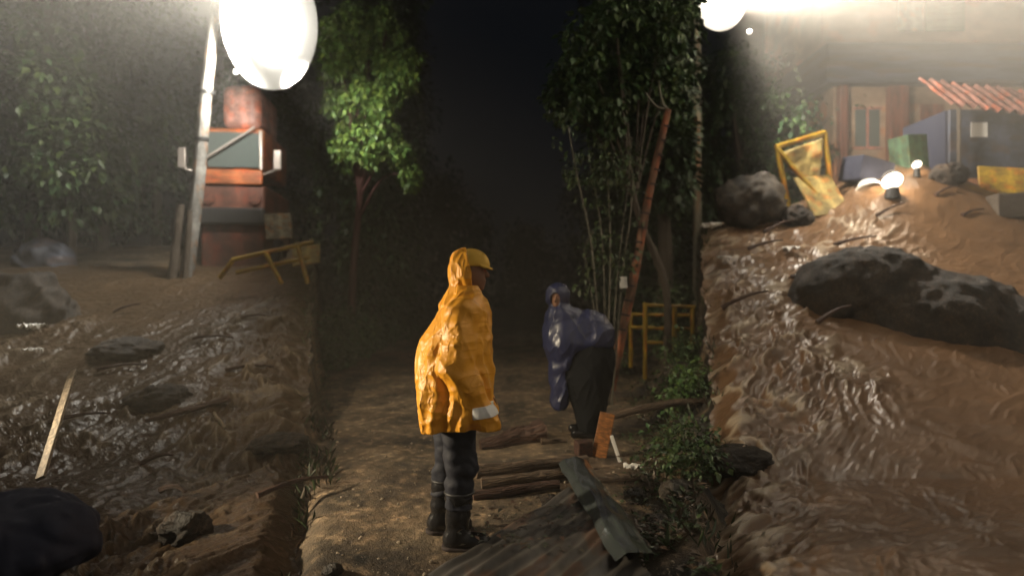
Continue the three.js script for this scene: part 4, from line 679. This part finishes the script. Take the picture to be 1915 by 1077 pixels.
// ------------------------------------------------------------------ right torrent: house, stall, fallen frames
{
  const d = 17, c = at(1680, 400, d), o = thing('roadside_house', 'two-storey orange plastered house in haze behind the right torrent', 'house', V(c.x, H(c.x, c.z) - 0.4, c.z)), X = (px) => (px - 957.5) / F * d - o.position.x, Y = (py) => EYE - (py - 538.5) / F * d - o.position.y;
  const bx = (n, m, x0, y0, x1, y1, z0, z1, par = o, r = 0) => part(n, box(X(x1) - X(x0), Y(y0) - Y(y1), z0 - z1, (X(x0) + X(x1)) / 2, (Y(y0) + Y(y1)) / 2, (z0 + z1) / 2, r), m, par);
  bx('wall', M.wall, 1560, 160, 1990, 460, 0, -4); bx('upper_wall', M.wallPink, 1548, -160, 2000, 92, -0.25, -4.2);
  bx('fascia', M.blueGrey, 1536, 88, 2000, 162, 0.35, -4.3, o, 0.03);
  bx('post', M.rust, 1655, 165, 1690, 330, 0.28, 0.05, o, 0.02); bx('post', M.rust, 1562, 165, 1578, 330, 0.28, 0.08, o, 0.02);
  const w1 = bx('window', M.glassDark, 1600, 205, 1645, 275, 0.03, -0.05); bx('frame', M.pink, 1596, 201, 1649, 205, 0.06, -0.04, w1); bx('frame', M.pink, 1596, 275, 1649, 279, 0.06, -0.04, w1); bx('frame', M.pink, 1620, 205, 1624, 275, 0.055, -0.03, w1);
  const dr = bx('door', M.rust, 1722, 195, 1765, 330, 0.04, -0.05); part('handle', new THREE.SphereGeometry(0.035, 10, 8).translate(X(1758), Y(268), 0.07), M.chrome, dr);
  bx('shutter', M.paleGrey, 1690, -20, 1738, 52, -0.2, -0.3); const sg = bx('shutter', M.green, 1742, -20, 1815, 52, -0.19, -0.3); for (let k = 0; k < 5; k++) bx('slat', M.green, 1745, -14 + 13 * k, 1812, -8 + 13 * k, -0.165, -0.2, sg);
  bx('roof', M.rust, 1530, -190, 2020, -160, 0.5, -4.6);
}
{
  const d = 12.6, c = at(1860, 395, d), o = thing('market_stall', 'dark market stall with a striped corrugated awning at the right edge', 'stall', V(c.x, H(c.x, c.z) - 0.1, c.z)), X = (px) => (px - 957.5) / F * d - o.position.x, Y = (py) => EYE - (py - 538.5) / F * d - o.position.y;
  part('front', box(X(1960) - X(1788), Y(200) - Y(330), 0.08, (X(1960) + X(1788)) / 2, (Y(200) + Y(330)) / 2, -0.2, 0.02), M.blueGrey, o); part('side', box(0.06, Y(200) - 0.0, 1.4, X(1788), Y(200) / 2, -0.95, 0.01), M.navy, o);
  for (const px of [1795, 1955]) part('post', bar(V(X(px), 0, 0), V(X(px), Y(190), 0), 0.04), M.bark, o);
  const a = V(X(1748), Y(150), 0.5), n = 90, pos = [], uv = [], ix = []; // corrugated awning sheet
  for (let j = 0; j <= 4; j++) for (let i = 0; i <= n; i++) { const s = i / n, t = j / 4; pos.push(a.x + s * 2.6, a.y + 0.2 - s * 0.3 - t * 0.85 + 0.045 * Math.sin(s * Math.PI * 2 * 11) + 0.05 * noise(s * 4, t * 3), 0.1 + t * 1.0 - 0.6); uv.push(s * 2, t); const q = j * (n + 1) + i; if (i && j) ix.push(q - n - 2, q - 1, q, q - n - 2, q, q - n - 1); }
  const g = new THREE.BufferGeometry(); g.setAttribute('position', new THREE.Float32BufferAttribute(pos, 3)); g.setAttribute('uv', new THREE.Float32BufferAttribute(uv, 2)); g.setIndex(ix); g.computeVertexNormals(); const m = M.pink.clone(); m.side = THREE.DoubleSide; part('awning', g, m, o, 'pink-brown corrugated awning');
  part('notice', box(0.34, 0.3, 0.015, X(1843), Y(239), -0.148, 0.004), M.white, o, 'small white square notice');
}
{
  const d = 11.4, f = railing('bent yellow frame standing in the debris left of the mud heap', [[at(1452, 275, d), at(1543, 248, d + 0.2)], [at(1452, 275, d), at(1530, 368, d - 0.2)], [at(1543, 248, d + 0.2), at(1560, 400, d + 0.2), 'post'], [at(1455, 280, d), at(1482, 420, d), 'post']], M.yellow, 0.05);
  part('panel', nets((x, y, z) => { const a = at(1462, 285, d).sub(f.position), b = at(1540, 258, d).sub(f.position), c = at(1530, 365, d).sub(f.position), s = (p, q, x, y) => (q.x - p.x) * (y - p.y) - (q.y - p.y) * (x - p.x); const e = Math.max(s(a, b, x, y) / a.distanceTo(b), s(b, c, x, y) / b.distanceTo(c), s(c, a, x, y) / c.distanceTo(a)); return Math.max(e, Math.abs(z + 0.06 * noise(x * 4, y * 4)) - 0.025); }, [-0.2, -1.1, -0.2], [1.1, 0.5, 0.2], 0.022), M.yellowPale, f);
  const pl = (n, px, dd, w, h, m, lab, cat, rot, t = 0.05, sink = 0.06) => { const q = single(n, box(w, h, t, 0, h / 2 - sink, 0, Math.min(0.02, t * 0.3)), m, lab, cat, sit(px, dd)); q.rotation.set(...rot); return q; };
  pl('yellow_sheet', 1556, 11.05, 0.8, 0.85, M.yellowPale, 'pale yellow sheet lying against the mud heap', 'sheet metal', [-0.5, 0.2, 0.25]);
  pl('yellow_sheet', 1885, 11.1, 0.85, 0.75, M.yellow, 'tilted yellow sheet under the market stall', 'sheet metal', [-0.4, -0.2, -0.2]);
  pl('crate', 1895, 10.6, 0.62, 0.42, M.bark, 'dark wooden crate below the tilted yellow sheet', 'crate', [0, -0.2, 0.02], 0.4);
  pl('crate', 1618, 11.65, 0.78, 0.46, M.navy, 'dark tilted crate standing on the debris above the mud heap', 'crate', [0.1, 0.3, -0.18], 0.5);
  pl('water_tank', 1702, 12.0, 0.5, 0.66, M.green, 'dull green tank standing in front of the orange house', 'tank', [0, 0.3, 0.1], 0.44);
  const sl = single('white_basin', new THREE.LatheGeometry([[0.001, 0], [0.14, 0.0], [0.21, 0.11], [0.23, 0.12], [0.22, 0.13], [0.13, 0.02], [0.001, 0.015]].map(([x, y]) => new THREE.Vector2(x, y)), 28), M.white, 'small upturned white basin below the dark tilted crate', 'basin', sit(1624, 11.3, 0.16)); sl.rotation.x = Math.PI * 0.9;
}
for (const [px, py, d, r, cd, lab] of [[1670, 0, 10.9, 0.17, 12, 'larger glowing warm lantern on the debris above the mud heap'], [1716, 0, 11.3, 0.08, 4, 'smaller glowing lantern behind the larger one on the debris']]) {
  const o = thing('hand_lamp', lab, 'lamp', sit(px, d, r + 0.16)); part('bulb', new THREE.SphereGeometry(r, 16, 12).scale(1.1, 0.8, 0.8).rotateZ(0.5), std({ color: 0xffffff, emissive: RGB(1, 0.86, 0.66), emissiveIntensity: 4 }), o);
  part('base', bar(V(0, -r - 0.14, 0), V(0, -r * 0.7, 0), r * 0.8, r * 0.6, 16), M.darkMetal, o); part('handle', new THREE.TorusGeometry(r * 1.1, 0.01, 6, 24, Math.PI), M.darkMetal, o);
  const l = new THREE.PointLight(RGB(1, 0.82, 0.6), cd * 0.35); l.castShadow = true; l.shadow.radius = 3; o.add(l);
}
// hazy trees behind the right torrent
[[1400, 15.5, 1.5], [1500, 18, 1.7], [1345, 17, 1.1]].forEach(([px, d, r], i) => {
  const x = (px - 957.5) / F * d, z = -d, g = H(x, z), b = []; for (let y = g + 0.8; y < g + [4.2, 3.4, 5][i]; y += r * 0.65) b.push([rr(-0.3, 0.3) * r, y, rr(-0.3, 0.3) * r, r * rr(0.75, 1), r * 0.65, r]);
  tree('hazy_tree', ['dark rounded tree in haze behind the grey boulder', 'low dark tree in haze left of the orange house', 'narrow dark tree beside the floodlight post'][i], 'trees behind the right torrent', x, z, b, { clumps: 30, per: 26, len: 0.17, cr: 0.36, col: darkGreen });
});

shade(scene);
renderer.render(scene, camera);
